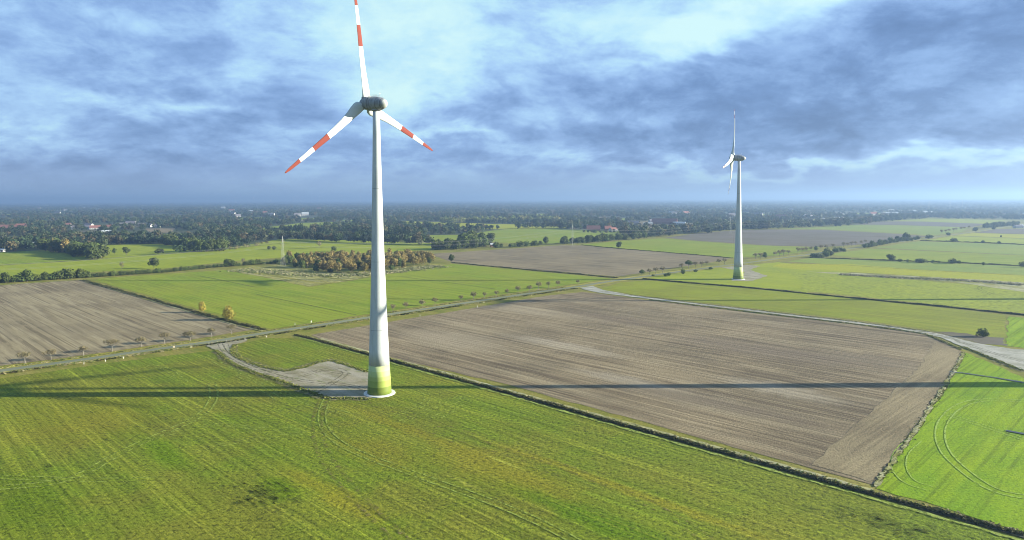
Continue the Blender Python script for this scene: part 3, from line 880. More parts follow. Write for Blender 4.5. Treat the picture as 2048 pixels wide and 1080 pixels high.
def tree(kind, p, h, label, cat='tree', group=None, wide=1.0, name=None):
    i = _cnt.get(kind, 0); _cnt[kind] = i + 1
    cm, tm = PROTO[kind][i % len(PROTO[kind])]
    e = empty(name or ('shrub' if kind.startswith('bush') else 'tree'), (p.x, p.y, 0.05), random.uniform(0, 6.28))
    s = h / 10.0
    e.scale = (s * wide, s * wide, s)
    link('crown', cm, e); link('trunk', tm, e)
    tag(e, label, cat, group)
    return e


def ordn(i):
    W = ['first', 'second', 'third', 'fourth', 'fifth', 'sixth', 'seventh', 'eighth', 'ninth', 'tenth', 'eleventh', 'twelfth', 'thirteenth', 'fourteenth',
         'fifteenth', 'sixteenth', 'seventeenth', 'eighteenth', 'nineteenth', 'twentieth']
    return W[i] if i < 20 else 'twenty-' + W[i - 20]


# avenue trees along the road
A1 = [(50, 727), (102, 720), (167, 711), (224, 703), (282, 694), (329, 687), (380, 682), (423, 674), (463, 668)]
for i, (px, py) in enumerate(A1):
    tree('gnarled', G(px, py), random.uniform(3.9, 5.6), f'low gnarled pale-trunked tree, {ordn(i)} from the left beside the brown field', group='roadside trees by the left field', wide=1.15, name='roadside_tree')
A2 = [(786, 624), (812, 620), (844, 616), (870, 611), (922, 604), (947, 601), (969, 597), (993, 594), (1014, 590), (1036, 586), (1059, 585), (1077, 580), (1097, 577), (1116, 575), (1156, 570)]
for i, (px, py) in enumerate(A2):
    tree('orchard', G(px, py), random.uniform(4.4, 6.6), f'small umbrella-shaped roadside tree, {ordn(i)} right of the near tower along the green field', group='roadside trees by the green field', wide=0.95, name='roadside_tree')
A3 = [(1284, 552), (1299, 550), (1311, 548), (1325, 546), (1363, 540), (1377, 537), (1391, 535), (1403, 534), (1414, 532), (1438, 530), (1449, 528.5)]
for i, (px, py) in enumerate(A3):
    kd = 'orchardg' if i in (5, 0) else 'orchard'
    tree(kd, G(px, py), 7.8 if i == 5 else random.uniform(5.8, 6.8), ('greenest and tallest roadside tree beside the grey-brown field' if i == 5 else f'small roadside tree, {ordn(i)} past the crossing toward the far tower'), group='roadside trees past the crossing', name='roadside_tree')
A4 = [(1511, 518), (1521, 517), (1530, 516), (1550, 513.5), (1559, 512.5), (1567, 511.5), (1577, 510), (1596, 507), (1604, 506), (1612, 504.5), (1622, 503.5), (1632, 502), (1642, 501), (1652, 499.5), (1666, 497.5),
      (1687, 494.5), (1695, 493), (1703, 492), (1711, 491), (1722, 489.5), (1731, 488)]
for i, (px, py) in enumerate(A4):
    tree('mid' if i in (2, 11) else 'orchard', G(px, py), random.uniform(6.2, 8), f'dark umbrella-shaped roadside tree, {ordn(i)} right of the far tower', group='roadside trees right of the far tower', name='roadside_tree')
A5 = [(1883, 467), (1891, 466), (1898, 465), (1907, 463.5), (1912, 463), (1922, 461.5), (1928, 460.5), (1938, 458)]
for i, (px, py) in enumerate(A5):
    tree('orchard', G(px, py), 8, f'tiny distant roadside tree, {ordn(i)} in the last row before the farm', group='last roadside trees', name='roadside_tree')

# single trees and bushes
single = [
    ('gold', 404, 625, 7.0, 0.85, 'smaller of two yellow trees on the ditch beside the brown field'),
    ('gold', 456, 640, 9.2, 0.95, 'larger of two yellow-brown trees on the ditch beside the brown field'),
    ('oak', 308, 537, 9.8, 1.25, 'broad dark oak on the hedge line'),
    ('pale', 244, 541, 9.2, 0.8, 'thin brown tree left of the broad oak'),
    ('oak', 253, 510, 9.0, 1.1, 'round dark tree alone in the lime meadow'),
    ('mid', 229, 508, 8.0, 0.9, 'thinner tree beside the round dark tree in the meadow'),
    ('pale', 638, 497, 10.5, 1.1, 'nearly bare tree alone in the far green meadow'),
    ('mid', 668, 503, 8.0, 1.1, 'dark round tree rising over the left of the golden grove'),
    ('dark', 538, 499, 5.5, 1.2, 'left of two dark bushes in the far meadow'),
    ('dark', 548, 500, 6.0, 1.1, 'right of two dark bushes in the far meadow'),
    ('dark', 903, 524, 8.8, 0.9, 'lone dark tree at the corner of the brown field by the grove'),
    ('dark', 1238, 496, 9.0, 1.0, 'lone dark tree between brown field and green field'),
    ('dark', 1092, 487, 12, 0.9, 'taller dark tree in front of the meadow beside the middle pylon'),
    ('dark', 1812, 480, 13, 1.1, 'tall dark tree standing above the roadside scrub'),
    ('dark', 1950, 463.5, 9.5, 1.2, 'round dark bush at the end of the yellow strip'),
    ('dark', 1782, 522, 7.4, 1.35, 'largest dark round bush on the field hedge'),
]
for kd, px, py, h, wd, lb in single:
    tree(kd, G(px, py), h, lb, wide=wd)
bushes = [
    (1965, 674, 4.3, 1.05, 'dark low mound-like bush beside the gravel track', 'bush'),
    (1800, 523.5, 3.2, 1.2, 'small bush just right of the largest hedge bush', 'bush'),
    (1815, 524, 3.0, 1.0, 'second small bush right of the largest hedge bush', 'bushm'),
    (1842, 525.5, 4.6, 2.4, 'long low bush on the field hedge', 'bush'),
    (1866, 526, 3.2, 1.0, 'small round bush right of the long low bush', 'bushm'),
    (1878, 526, 2.4, 1.2, 'tiny bush between the long low bush and the twin bush', 'bush'),
    (1905, 527, 5.2, 1.5, 'broad bush at the right part of the field hedge', 'bush'),
    (1918, 527.5, 3.6, 0.8, 'small upright bush right of the broad hedge bush', 'bush'),
    (1967, 530.5, 3.4, 0.8, 'lonely small bush on the thin hedge line', 'bush'),
    (2046, 534.5, 5.6, 1.0, 'bush cut by the right picture edge', 'bush'),
    (1908, 483, 5.5, 1.5, 'dark bush on the upper ditch line', 'bush'),
    (1966, 486, 4.0, 1.2, 'small bush on the upper ditch line', 'bush'),
    (1998, 487.5, 4.0, 1.2, 'right small bush on the upper ditch line', 'bush'),
    (1897, 471, 5.5, 1.3, 'dark bush beside the far road bend', 'bush'),
    (2002, 474.5, 3.6, 0.7, 'single speck of a bush in the yellow strip', 'bush'),
    (1858, 477.5, 7.0, 1.3, 'dark bush cluster before the last road trees', 'bush'),
    (1987, 459, 8.5, 0.9, 'round bush near the distant white farm', 'bush'),
    (1331, 553, 2.8, 1.2, 'low roadside bush past the crossing', 'bushm'),
    (1338, 552, 3.4, 1.0, 'taller of the low bushes past the crossing', 'bushm'),
    (1366, 548, 5.0, 0.75, 'upright green bush under the greenest roadside tree', 'bushm'),
    (1391, 544, 2.4, 1.6, 'flat dark bush on the far verge', 'bush'),
    (1421, 539, 2.6, 1.4, 'flat green bush on the far verge', 'bushm'),
    (1306, 553, 2.0, 1.3, 'tiny bush on the verge near the crossing', 'bushm'),
]
for px, py, h, wd, lb, kd in bushes:
    tree(kd, G(px, py), h, lb, cat='bush', wide=wd)
sc1 = [(1625, 514.5), (1634, 515), (1643, 515), (1652, 513.5), (1662, 511), (1655, 507), (1672, 505), (1680, 503), (1688, 503.5), (1730, 496), (1736, 495), (1743, 494), (1750, 493), (1744, 489), (1758, 491), (1765, 490),
       (1772, 488), (1779, 487), (1786, 485.5), (1793, 485), (1800, 483), (1806, 482), (1815, 482.5), (1822, 481.5), (1829, 480), (1836, 479), (1760, 486), (1780, 482), (1795, 480)]
for i, (px, py) in enumerate(sc1):
    tree('bush' if i % 3 else 'bushm', G(px, py), random.uniform(4.5, 7.5), 'dark roadside scrub bush in the thick hedge right of the far tower', cat='bush', group='roadside scrub right of the far tower', wide=1.1)
for i in range(16):
    px = 1968 + i * 4.6 + random.uniform(-2, 2)
    tree('dark', G(px, 456.5 - i * 0.35), random.uniform(9, 14), 'dark tree of the distant clump around the white farm at right', group='trees around the distant farm')

# hedge along the left fields (individual bushes and small trees)
hedge = [(-30, 566), (0, 566), (80, 561), (160, 556), (240, 551), (330, 545), (420, 536), (500, 530), (555, 527)]
k = 0
for (a, b) in zip(hedge[:-1], hedge[1:]):
    m = int((b[0] - a[0]) / 7)
    for j in range(m):
        f = (j + random.random() * 0.6) / m
        px = a[0] + (b[0] - a[0]) * f; py = a[1] + (b[1] - a[1]) * f
        big = 1.0 + (0.9 if px < 180 and random.random() < .5 else 0) + (0.6 if 440 < px and random.random() < .4 else 0)
        kd = random.choice(['bush', 'bush', 'bushm'])
        tree(kd, G(px, py), 3.9 * big * random.uniform(0.7, 1.2), 'bush in the dark hedge between the lime meadow and the near fields', cat='bush', group='hedge bushes between the fields', wide=1.15)
for px, py, h, kd, lb in ((55, 563, 11, 'mid', 'taller hedge tree at the left, above the brown field corner'), (130, 557, 9.5, 'mid', 'left of the two bushy hedge trees'), (160, 556, 9.5, 'dark', 'right of the two bushy hedge trees'),
                          (90, 560, 8, 'dark', 'round hedge bush-tree between the taller hedge trees'), (453, 532, 8, 'dark', 'upright tree in the hedge right of the broad oak'), (486, 529, 7, 'pale', 'brownish hedge tree before the pylon'),
                          (12, 566, 9, 'dark', 'dark hedge tree at the left picture edge')):
    tree(kd, G(px, py), h, lb)

# golden grove left and right of the near tower
grove = [(560, 528), (570, 531), (600, 537), (640, 544), (680, 547), (735, 546), (790, 540), (830, 533), (866, 527), (862, 519), (800, 514), (700, 515), (620, 517), (566, 521)]
gp = [(G(*p).x, G(*p).y) for p in grove]
NOTREE.append(gp)
xs = [p[0] for p in gp]; ys = [p[1] for p in gp]
tries = 0; pts = []
while len(pts) < 150 and tries < 6000:
    tries += 1
    X, Y = random.uniform(min(xs), max(xs)), random.uniform(min(ys), max(ys))
    if not inpoly(np.array([X]), np.array([Y]), gp)[0]: continue
    if any((X - a) ** 2 + (Y - b) ** 2 < 4.2 ** 2 for a, b in pts): continue
    pts.append((X, Y))
for X, Y in pts:
    front = not inpoly(np.array([X]), np.array([Y + -9]), gp)[0]
    px_ = X / Y * F + 1024
    if front and random.random() < 0.6 and px_ < 800:
        tree(random.choice(['bush', 'bushm']), Vector((X, Y, 0)), random.uniform(4.5, 7), 'dark green bush at the front edge of the golden grove', cat='bush', group='bushes fronting the golden grove')
    elif px_ < 640 and random.random() < .6:
        tree('mid', Vector((X, Y, 0)), random.uniform(7, 9), 'olive tree in the left part of the golden grove', group='left trees of the golden grove')
    else:
        if random.random() < 0.12:
            tree(random.choice(['mid', 'dark']), Vector((X, Y, 0)), random.uniform(7, 10.5), 'green tree mixed among the golden birches of the grove', group='green trees inside the golden grove', wide=0.9)
        else:
            tree(random.choice(['birch', 'autumn', 'autumn']), Vector((X, Y, 0)), random.uniform(8.0, 12.5), 'golden-brown birch in the grove behind the near tower', group='birches of the golden grove', wide=random.uniform(0.95, 1.4))


# belts of individually standing trees in the middle distance
def belt(line, n_t, h, label, group, kinds=('dark', 'mid'), spread=8.0, wide=1.15):
    P = [G(*p) for p in line]
    L = [(b - a).length for a, b in zip(P[:-1], P[1:])]
    T = sum(L)
    for i in range(n_t):
        s = (i + random.random() * .8) / n_t * T
        j = 0
        while j < len(L) - 1 and s > L[j]:
            s -= L[j]; j += 1
        p = P[j].lerp(P[j + 1], s / L[j])
        d = (P[j + 1] - P[j]).normalized()
        p = p + Vector((-d.y, d.x, 0)) * random.uniform(-spread, spread)
        tree(random.choice(kinds), p, h * random.uniform(0.78, 1.2), label, group=group, wide=wide)


belt([(203, 518), (150, 508), (90, 499)], 26, 15.5, 'tree of the dark belt reaching into the meadow at left', 'dark belt in the left meadow', ('dark', 'mid', 'dark', 'dark', 'mid', 'birch'), 9, 1.3)
belt([(385, 503), (420, 503), (452, 501)], 11, 17, 'tree at the near end of the grove left of the pylon', 'grove left of the pylon', ('mid', 'dark', 'mid'), 6)
belt([(325, 488), (360, 490), (395, 497)], 16, 15, 'dark tree of the grove left of the pylon, rear part', 'grove left of the pylon, rear', ('dark', 'dark', 'mid'), 12)
belt([(870, 500), (910, 498), (960, 495), (985, 493)], 18, 13.5, 'dark tree of the clump right of the near tower', 'dark clump right of the near tower', ('dark', 'dark', 'mid'), 10)
belt([(925, 492), (950, 486), (985, 484)], 7, 19.5, 'tall tree at the back of the clump right of the near tower', 'tall trees of the clump right of the near tower', ('dark', 'mid'), 8)
belt([(990, 496), (1040, 494), (1090, 490)], 10, 7.5, 'low dark tree on the rim of the grey-brown field', 'low trees rimming the grey-brown field', ('bush', 'dark', 'bushm'), 4)
belt([(1125, 489), (1180, 485), (1250, 480), (1290, 477)], 20, 12, 'small tree in the row right of the middle pylon', 'tree row right of the middle pylon', ('dark', 'dark', 'mid'), 6)


# ---------------------------------------------------------------- far woods (masses nobody could count)
def wood(name, count, zr, spacing_jit, hr, rr, nq, qsize, label, seed, dens=0.5, extra=None, xspan=1.05, cols=None, depth_pow=1.0, keepers=None):
    rs = np.random.default_rng(seed)
    nvar = 6
    vars_ = []
    for i in range(nvar):
        v, f = quads_on_blobs(crown_blobs(1.0, 0.5, 'full', rs), nq, qsize, rs, 0.30)
        vars_.append(v)
    u = rs.random(count * 3)
    z0, z1 = zr
    Y = (z0 ** depth_pow + u * (z1 ** depth_pow - z0 ** depth_pow)) ** (1 / depth_pow)
    X = (rs.random(count * 3) * 2 - 1) * Y * xspan * (1024 / F)
    ok = np.ones(len(X), bool)
    for poly in NOTREE:
        ok &= ~inpoly(X, Y, poly)
    # uneven cover: lanes and copses
    nse = np.sin(X / 173 + 1.3 * np.sin(Y / 410)) * np.sin(Y / 231 + 1.1 * np.sin(X / 300)) + 0.5 * np.sin(X / 67 + Y / 91)
    ok &= nse > (dens * 2 - 1.6)
    if extra is not None:
        ok &= extra(X, Y)
    X, Y = X[ok][:count], Y[ok][:count]
    m = len(X)
    if keepers is not None:
        X = np.concatenate([X, keepers[0]]); Y = np.concatenate([Y, keepers[1]]); m = len(X)
    h = hr[0] + (hr[1] - hr[0]) * rs.random(m)
    r = rr[0] + (rr[1] - rr[0]) * rs.random(m)
    cols = np.array(cols or [(0.024, 0.042, 0.020), (0.034, 0.056, 0.024), (0.056, 0.074, 0.030), (0.080, 0.070, 0.036), (0.044, 0.052, 0.030), (0.090, 0.100, 0.050)])
    ci = rs.choice(len(cols), m, p=[.27, .27, .17, .10, .13, .06])
    cc = cols[ci] * (0.8 + 0.5 * rs.random(m))[:, None]
    vi = rs.integers(0, nvar, m)
    ang = rs.random(m) * 6.28
    V = np.stack([vars_[i] for i in range(nvar)])[vi]            # m, nq*4, 3
    ca, sa = np.cos(ang)[:, None], np.sin(ang)[:, None]
    x_ = (V[:, :, 0] * ca - V[:, :, 1] * sa) * 2 * r[:, None] + X[:, None]
    y_ = (V[:, :, 0] * sa + V[:, :, 1] * ca) * 2 * r[:, None] + Y[:, None]
    z_ = V[:, :, 2] * h[:, None]
    vv = np.stack([x_, y_, z_], -1).reshape(-1, 3)
    tint = np.concatenate([np.repeat(cc, nq * 4, axis=0), np.ones((m * nq * 4, 1))], 1)
    me = mesh_np(name, vv, np.arange(len(vv)).reshape(-1, 4), L_VAR, tint=tint)
    o = link(name, me)
    tag(o, label, 'woods', kind='stuff')
    return o


# ---------------------------------------------------------------- houses
BRICK = flat_mat('brick_wall', (0.24, 0.13, 0.10), (0.19, 0.11, 0.085), 0.5)
PLAST = flat_mat('white_render', (0.46, 0.46, 0.44), (0.38, 0.38, 0.37), 0.5)
GREYW = flat_mat('grey_render', (0.42, 0.42, 0.41), (0.34, 0.34, 0.33), 0.5)
TILE = flat_mat('red_tiles', (0.22, 0.10, 0.08), (0.17, 0.085, 0.07), 0.6)
TILED = flat_mat('dark_tiles', (0.12, 0.12, 0.14), (0.16, 0.15, 0.16), 0.6)
SHEETM = flat_mat('pale_sheet_roof', (0.36, 0.39, 0.41), (0.30, 0.33, 0.35), 0.4)
GLASS = flat_mat('window_glass', (0.04, 0.05, 0.07), (0.06, 0.08, 0.10), 0.5, rough=0.15)
DOORM = flat_mat('door_paint', (0.10, 0.08, 0.06), None, 0.5)


def house(p, L, Wd, hw, hr, wall, roof, rz, label, group=None, name='house', cat='house'):
    e = empty(name, (p.x, p.y, 0.05), rz)
    tag(e, label, cat, group)
    v = [(-L/2, -Wd/2, -.2), (L/2, -Wd/2, -.2), (L/2, Wd/2, -.2), (-L/2, Wd/2, -.2), (-L/2, -Wd/2, hw), (L/2, -Wd/2, hw), (L/2, Wd/2, hw), (-L/2, Wd/2, hw), (-L/2, 0, hw+hr-.15), (L/2, 0, hw+hr-.15)]
    f = [[0, 1, 5, 4], [2, 3, 7, 6], [1, 2, 6, 9, 5], [3, 0, 4, 8, 7]]
    link('wall', mesh_np('wall', v, f, wall), e)
    o = 0.5
    sl = hr / (Wd / 2)
    top = hw + hr
    mbv = []
    for x_ in (-L/2 - o, L/2 + o):
        mbv += [(x_, -Wd/2 - o, top - (Wd/2 + o) * sl), (x_, 0, top), (x_, Wd/2 + o, top - (Wd/2 + o) * sl),
                (x_, -Wd/2 - o, top - (Wd/2 + o) * sl + .25), (x_, 0, top + .3), (x_, Wd/2 + o, top - (Wd/2 + o) * sl + .25)]
    rf = [[3, 9, 10, 4], [4, 10, 11, 5], [0, 1, 7, 6], [1, 2, 8, 7], [0, 3, 4, 1], [1, 4, 5, 2], [6, 7, 10, 9], [7, 8, 11, 10], [0, 6, 9, 3], [2, 5, 11, 8]]
    ro = link('roof', mesh_np('roof', mbv, rf, roof), e)
    if L < 22:
        MB().box((L * .22, Wd * .1, top + .3), (0.8, 0.8, 1.8)).build('chimney', BRICK, ro)
    nwin = max(2, int(L / 4))
    for i in range(nwin):
        xw_ = -L/2 + (i + .5) * L / nwin
        if i == nwin // 2:
            MB().box((xw_, -Wd/2 - .03, 1.05), (1.1 if L < 22 else 3.2, .08, 2.1 if L < 22 else 2.6)).build('door', DOORM, e)
        else:
            MB().box((xw_, -Wd/2 - .03, 1.6), (1.3, .08, 1.2)).build('window', GLASS, e)
    return e


HS = []
def addh(px, py, L, Wd, hw, hr, wall, roof, rz, label, **kw):
    p = G(px, py)
    HS.append((p.x, p.y, L * 0.75 + 4))
    return house(p, L, Wd, hw, hr, wall, roof, rz, label, **kw)


addh(22, 459.5, 42, 16, 5, 6.5, BRICK, TILE, 0.1, 'long red-roofed building at the left picture edge', name='barn', cat='building')
addh(42, 456, 20, 12, 5, 5.5, BRICK, TILE, 0.3, 'smaller red-roofed house behind the long red-roofed building at left')
addh(135, 453, 16, 10, 4, 5, PLAST, TILE, 0.2, 'red-roofed house amid trees above the left dark field')
addh(163, 458.5, 38, 14, 4, 5, PLAST, TILED, 0.1, 'long dark-roofed building above the left dark field', name='barn', cat='building')
addh(178, 454, 20, 10, 5, 4, PLAST, TILED, -0.2, 'white-walled house behind the long dark-roofed building')
addh(191, 458.5, 22, 11, 4, 5, PLAST, TILE, 0.4, 'reddish house with white wall beside the autumn tree at left')
addh(218, 457, 15, 10, 4, 4.5, PLAST, TILE, 0.2, 'small pinkish house right of the autumn tree')
addh(233, 455, 18, 11, 4, 5, PLAST, TILED, -0.1, 'grey-roofed house, first of the village row')
addh(247, 453.5, 18, 11, 5, 5, PLAST, TILED, 0.3, 'white gabled house in the village row')
addh(262, 452, 24, 12, 6, 7, PLAST, TILED, 0.1, 'tall grey-roofed house in the middle of the village row')
addh(255, 457.5, 16, 10, 4, 4.5, BRICK, TILE, 0.1, 'small brick house in front of the village row')
addh(282, 453.5, 22, 12, 4, 5, PLAST, TILED, 0.25, 'wide grey house in the right part of the village row')
addh(298, 454, 18, 11, 4, 5, PLAST, TILED, -0.3, 'grey house second from the right in the village row')
addh(315, 454.5, 16, 11, 4, 4.5, PLAST, TILED, 0.1, 'last grey house of the village row')
addh(214, 466.5, 18, 9, 3.5, 2.5, PLAST, SHEETM, 0.5, 'pale shed in the orchard at left', name='shed', cat='shed')
addh(2, 503.5, 9, 5, 2.6, 1.4, PLAST, SHEETM, 0.1, 'white shed cut by the left picture edge', name='shed', cat='shed')
addh(64, 491.5, 10, 6, 3.2, 2, PLAST, SHEETM, 0.1, 'white hut under the dark trees at left', name='shed', cat='shed')
addh(75, 490.5, 7, 6, 4, 2, PLAST, SHEETM, 0.4, 'taller white hut under the dark trees at left', name='shed', cat='shed')
addh(86, 491.5, 6, 5, 2.6, 1.5, PLAST, SHEETM, 0.2, 'small white hut, rightmost under the dark trees at left', name='shed', cat='shed')
addh(1187, 461.5, 27, 16, 3.5, 7, BRICK, TILE, -0.15, 'red hipped farmhouse behind the middle meadow')
addh(1216, 461, 14, 12, 4, 5.5, BRICK, TILE, 0.1, 'smaller brick house right of the red farmhouse')
addh(1226, 463, 14, 11, 4.5, 3.5, PLAST, TILE, 0.5, 'white-walled annex right of the red farmhouse')
addh(1181, 457.5, 34, 12, 5, 4.5, BRICK, TILED, -0.1, 'dark roofed barn behind the red farmhouse', name='barn', cat='building')
addh(1329, 448.5, 62, 22, 5.5, 9, BRICK, TILE, -0.35, 'large red-roofed barn in the far centre right', name='barn', cat='building')
addh(1308, 447.5, 26, 14, 6, 6, PLAST, TILED, 0.3, 'grey-roofed house left of the large red barn')
addh(1359, 449.5, 30, 14, 4, 3.5, PLAST, SHEETM, -0.4, 'pale-roofed shed right of the large red barn', name='shed', cat='shed')
addh(1296, 449, 22, 9, 3, 1.8, PLAST, SHEETM, 0.0, 'low white shed left of the grey-roofed house', name='shed', cat='shed')
addh(1267, 449.5, 26, 13, 4.5, 5.5, PLAST, TILED, -0.2, 'dark-roofed house with white gable left of the far barns')
addh(1261, 452.0, 12, 9, 4, 4.5, PLAST, TILED, 1.3, 'white gabled cottage in front of the dark-roofed far house')
addh(986, 493.5, 7, 5, 3.2, 1.6, BRICK, SHEETM, 0.2, 'small brick hut with pale roof at the field edge', name='shed', cat='shed')
addh(903, 492, 20, 9, 3, 2, DOORM, TILED, 0.1, 'dark open shed in the clump right of the near tower', name='shed', cat='shed')
addh(1563, 436.5, 34, 16, 5, 7, BRICK, TILE, -0.3, 'reddish barn in the woods right of the far tower', name='barn', cat='building')
addh(1613, 434, 16, 11, 5, 5, PLAST, TILED, 0.2, 'left white house in the woods right of the far tower')
addh(1622, 436, 18, 11, 5, 5, PLAST, TILED, 0.8, 'lower white house in the woods right of the far tower')
addh(1624, 431.5, 14, 10, 6, 5, PLAST, TILED, 0.1, 'tall white house in the woods right of the far tower')
addh(1684, 432.5, 18, 11, 5, 4, PLAST, SHEETM, 0.3, 'white house in the woods between the two far pylons')
addh(1655, 441, 30, 11, 4, 3, PLAST, SHEETM, 0.0, 'low pale building left of the far pylon gap', name='barn', cat='building')
addh(1676, 438.5, 40, 11, 4, 3, PLAST, SHEETM, 0.05, 'long pale roof between the two far pylons', name='barn', cat='building')
addh(1779, 428.5, 60, 20, 6, 3, PLAST, SHEETM, 0.05, 'long white hall behind the far right pylon', name='barn', cat='building')
addh(1782, 425.5, 22, 14, 11, 3, PLAST, SHEETM, 0.0, 'bright white tower-like hall behind the far right pylon', name='barn', cat='building')
addh(1816, 424.5, 70, 22, 7, 3, PLAST, SHEETM, 0.02, 'long pale hall right of the bright white hall', name='barn', cat='building')
addh(1850, 427, 56, 20, 6, 3, PLAST, SHEETM, 0.05, 'far-right long pale hall in the woods', name='barn', cat='building')
addh(2036, 456.5, 16, 10, 4, 3, PLAST, TILED, 0.05, 'low white farm building near the right edge', name='shed', cat='shed')
addh(2042, 455.8, 7, 7, 5, 2, PLAST, SHEETM, 0.05, 'small bright white cube house near the right edge')
hrs = random.Random(3)
for i in range(24):
    px = hrs.choice([hrs.uniform(0, 520), hrs.uniform(330, 700), hrs.uniform(1340, 1750)])
    py = hrs.uniform(417, 436) if px < 800 else hrs.uniform(421, 437)
    addh(px, py, hrs.uniform(16, 30), hrs.uniform(10, 14), hrs.uniform(7, 10), hrs.uniform(5, 7), GREYW, hrs.choice([TILE, TILED, TILED, SHEETM]), hrs.uniform(-.6, .6),
         'pale distant house half hidden in the far woods', group='distant houses in the far woods')


def nohouse(X, Y):
    ok = np.ones(len(X), bool)
    for hx, hy, hr_ in HS:
        # keep the house itself and a yard on the near side free
        ok &= ~((np.abs(X - hx) < hr_ * 0.9) & (Y < hy + hr_) & (Y > hy - hr_ * 1.6 - 0.006 * hy))
    return ok


def near_limit(X, Y):
    px = X / Y * F + 1024
    lim = np.where(px < 560, 800, np.where(px < 860, 1000, np.where(px < 1290, 1180, 1450)))
    lim = np.where(px > 1540, 1750, lim)
    return (Y > lim) & nohouse(X, Y) & ~((px > 1890) & (Y < 1950))


wood('near_woods', 7500, (780, 3000), 0, (8, 17), (4.5, 9.5), 110, 0.135, 'dark green and olive woods between village, meadows and farms', 5, dens=0.50, extra=near_limit, xspan=1.25)
wood('middle_woods', 14000, (2900, 7500), 0, (11, 17), (9, 17), 26, 0.22, 'blue-green woods stretching behind the village', 6, dens=0.32, extra=nohouse, xspan=1.2)
wood('distant_woods', 15000, (7200, 30000), 0, (12, 20), (40, 95), 10, 0.32, 'hazy blue woods on the horizon', 8, dens=0.1, extra=nohouse, xspan=1.15)


def hedge_mass(line, n_t, h, r, name, label, seed, spread=6.0, nq=150, cols=None):
    rs = np.random.default_rng(seed)
    if h > 9:
        h *= 1.28; r *= 1.2
    P = [G(*p) for p in line]
    X, Y = [], []
    L = [(b - a).length for a, b in zip(P[:-1], P[1:])]
    T = sum(L)
    for i in range(n_t):
        s = (i + rs.random()) / n_t * T
        j = 0
        while j < len(L) - 1 and s > L[j]:
            s -= L[j]; j += 1
        p = P[j].lerp(P[j + 1], s / L[j]); d = (P[j + 1] - P[j]).normalized()
        o = rs.normal() * spread
        X.append(p.x - d.y * o); Y.append(p.y + d.x * o)
    return wood(name, 0, (500, 501), 0, (h * .7, h * 1.25), (r * .75, r * 1.2), nq, 0.12, label, seed, keepers=(np.array(X), np.array(Y)), cols=cols)


hedge_mass([(0, 497), (30, 500), (60, 489), (120, 482), (210, 478), (310, 483)], 90, 12, 6, 'woodland_edge', 'woodland edge above the dull meadow at left', 21, 12)
hedge_mass([(205, 489), (260, 488), (320, 486)], 26, 10, 5, 'tree_row', 'row of trees along the lime meadow top', 22, 4)
hedge_mass([(450, 478), (520, 478), (600, 480), (700, 485), (790, 488), (860, 490)], 74, 11.5, 5.5, 'tree_row', 'long dark tree row behind the far meadow left of the near tower', 23, 8)
hedge_mass([(560, 468), (680, 468), (790, 474), (850, 477)], 70, 14, 7, 'woodland_edge', 'taller woods behind the long dark tree row', 24, 18)
hedge_mass([(860, 455), (930, 458), (1000, 459)], 26, 9, 5, 'tree_row', 'low row of small trees on the pale field right of the near tower', 25, 6)
hedge_mass([(1168, 464.5), (1182, 466), (1205, 466), (1242, 463)], 13, 6, 4.5, 'tree_row', 'garden trees around the red farmhouse', 33, 4)
hedge_mass([(1030, 457), (1140, 456), (1180, 458), (1250, 455)], 44, 13, 7, 'tree_row', 'dark trees around the red farmhouse', 26, 14)
hedge_mass([(880, 446), (990, 445), (1060, 443), (1120, 444)], 70, 14, 8, 'tree_row', 'pale green trees beyond the pale field', 27, 16, cols=[(0.16, 0.19, 0.07), (0.13, 0.17, 0.06), (0.18, 0.18, 0.08), (0.10, 0.13, 0.05), (0.2, 0.2, 0.1), (0.12, 0.15, 0.06)])  # paler leaf colours than the other tree rows
hedge_mass([(1250, 474), (1300, 473), (1350, 469), (1420, 463), (1470, 459), (1540, 457)], 130, 13, 7, 'woodland_edge', 'broad dark woodland edge left of the far tower', 28, 12)
hedge_mass([(1490, 458), (1560, 456), (1640, 453), (1711, 447), (1770, 441), (1830, 437)], 150, 13, 8, 'woodland_edge', 'dark woodland edge right of the far tower', 29, 20)
hedge_mass([(1850, 435), (1930, 435), (2040, 437), (2200, 441)], 90, 13, 9, 'woodland_edge', 'hazy woods behind the far right pastures', 30, 20)
hedge_mass([(455, 501), (500, 493), (530, 487)], 12, 5, 3.4, 'tree_row', 'small autumn shrubs right of the left grove', 31, 3, cols=[(0.14, 0.13, 0.05), (0.12, 0.13, 0.05), (0.18, 0.17, 0.06), (0.10, 0.13, 0.05), (0.2, 0.2, 0.1), (0.12, 0.15, 0.06)])


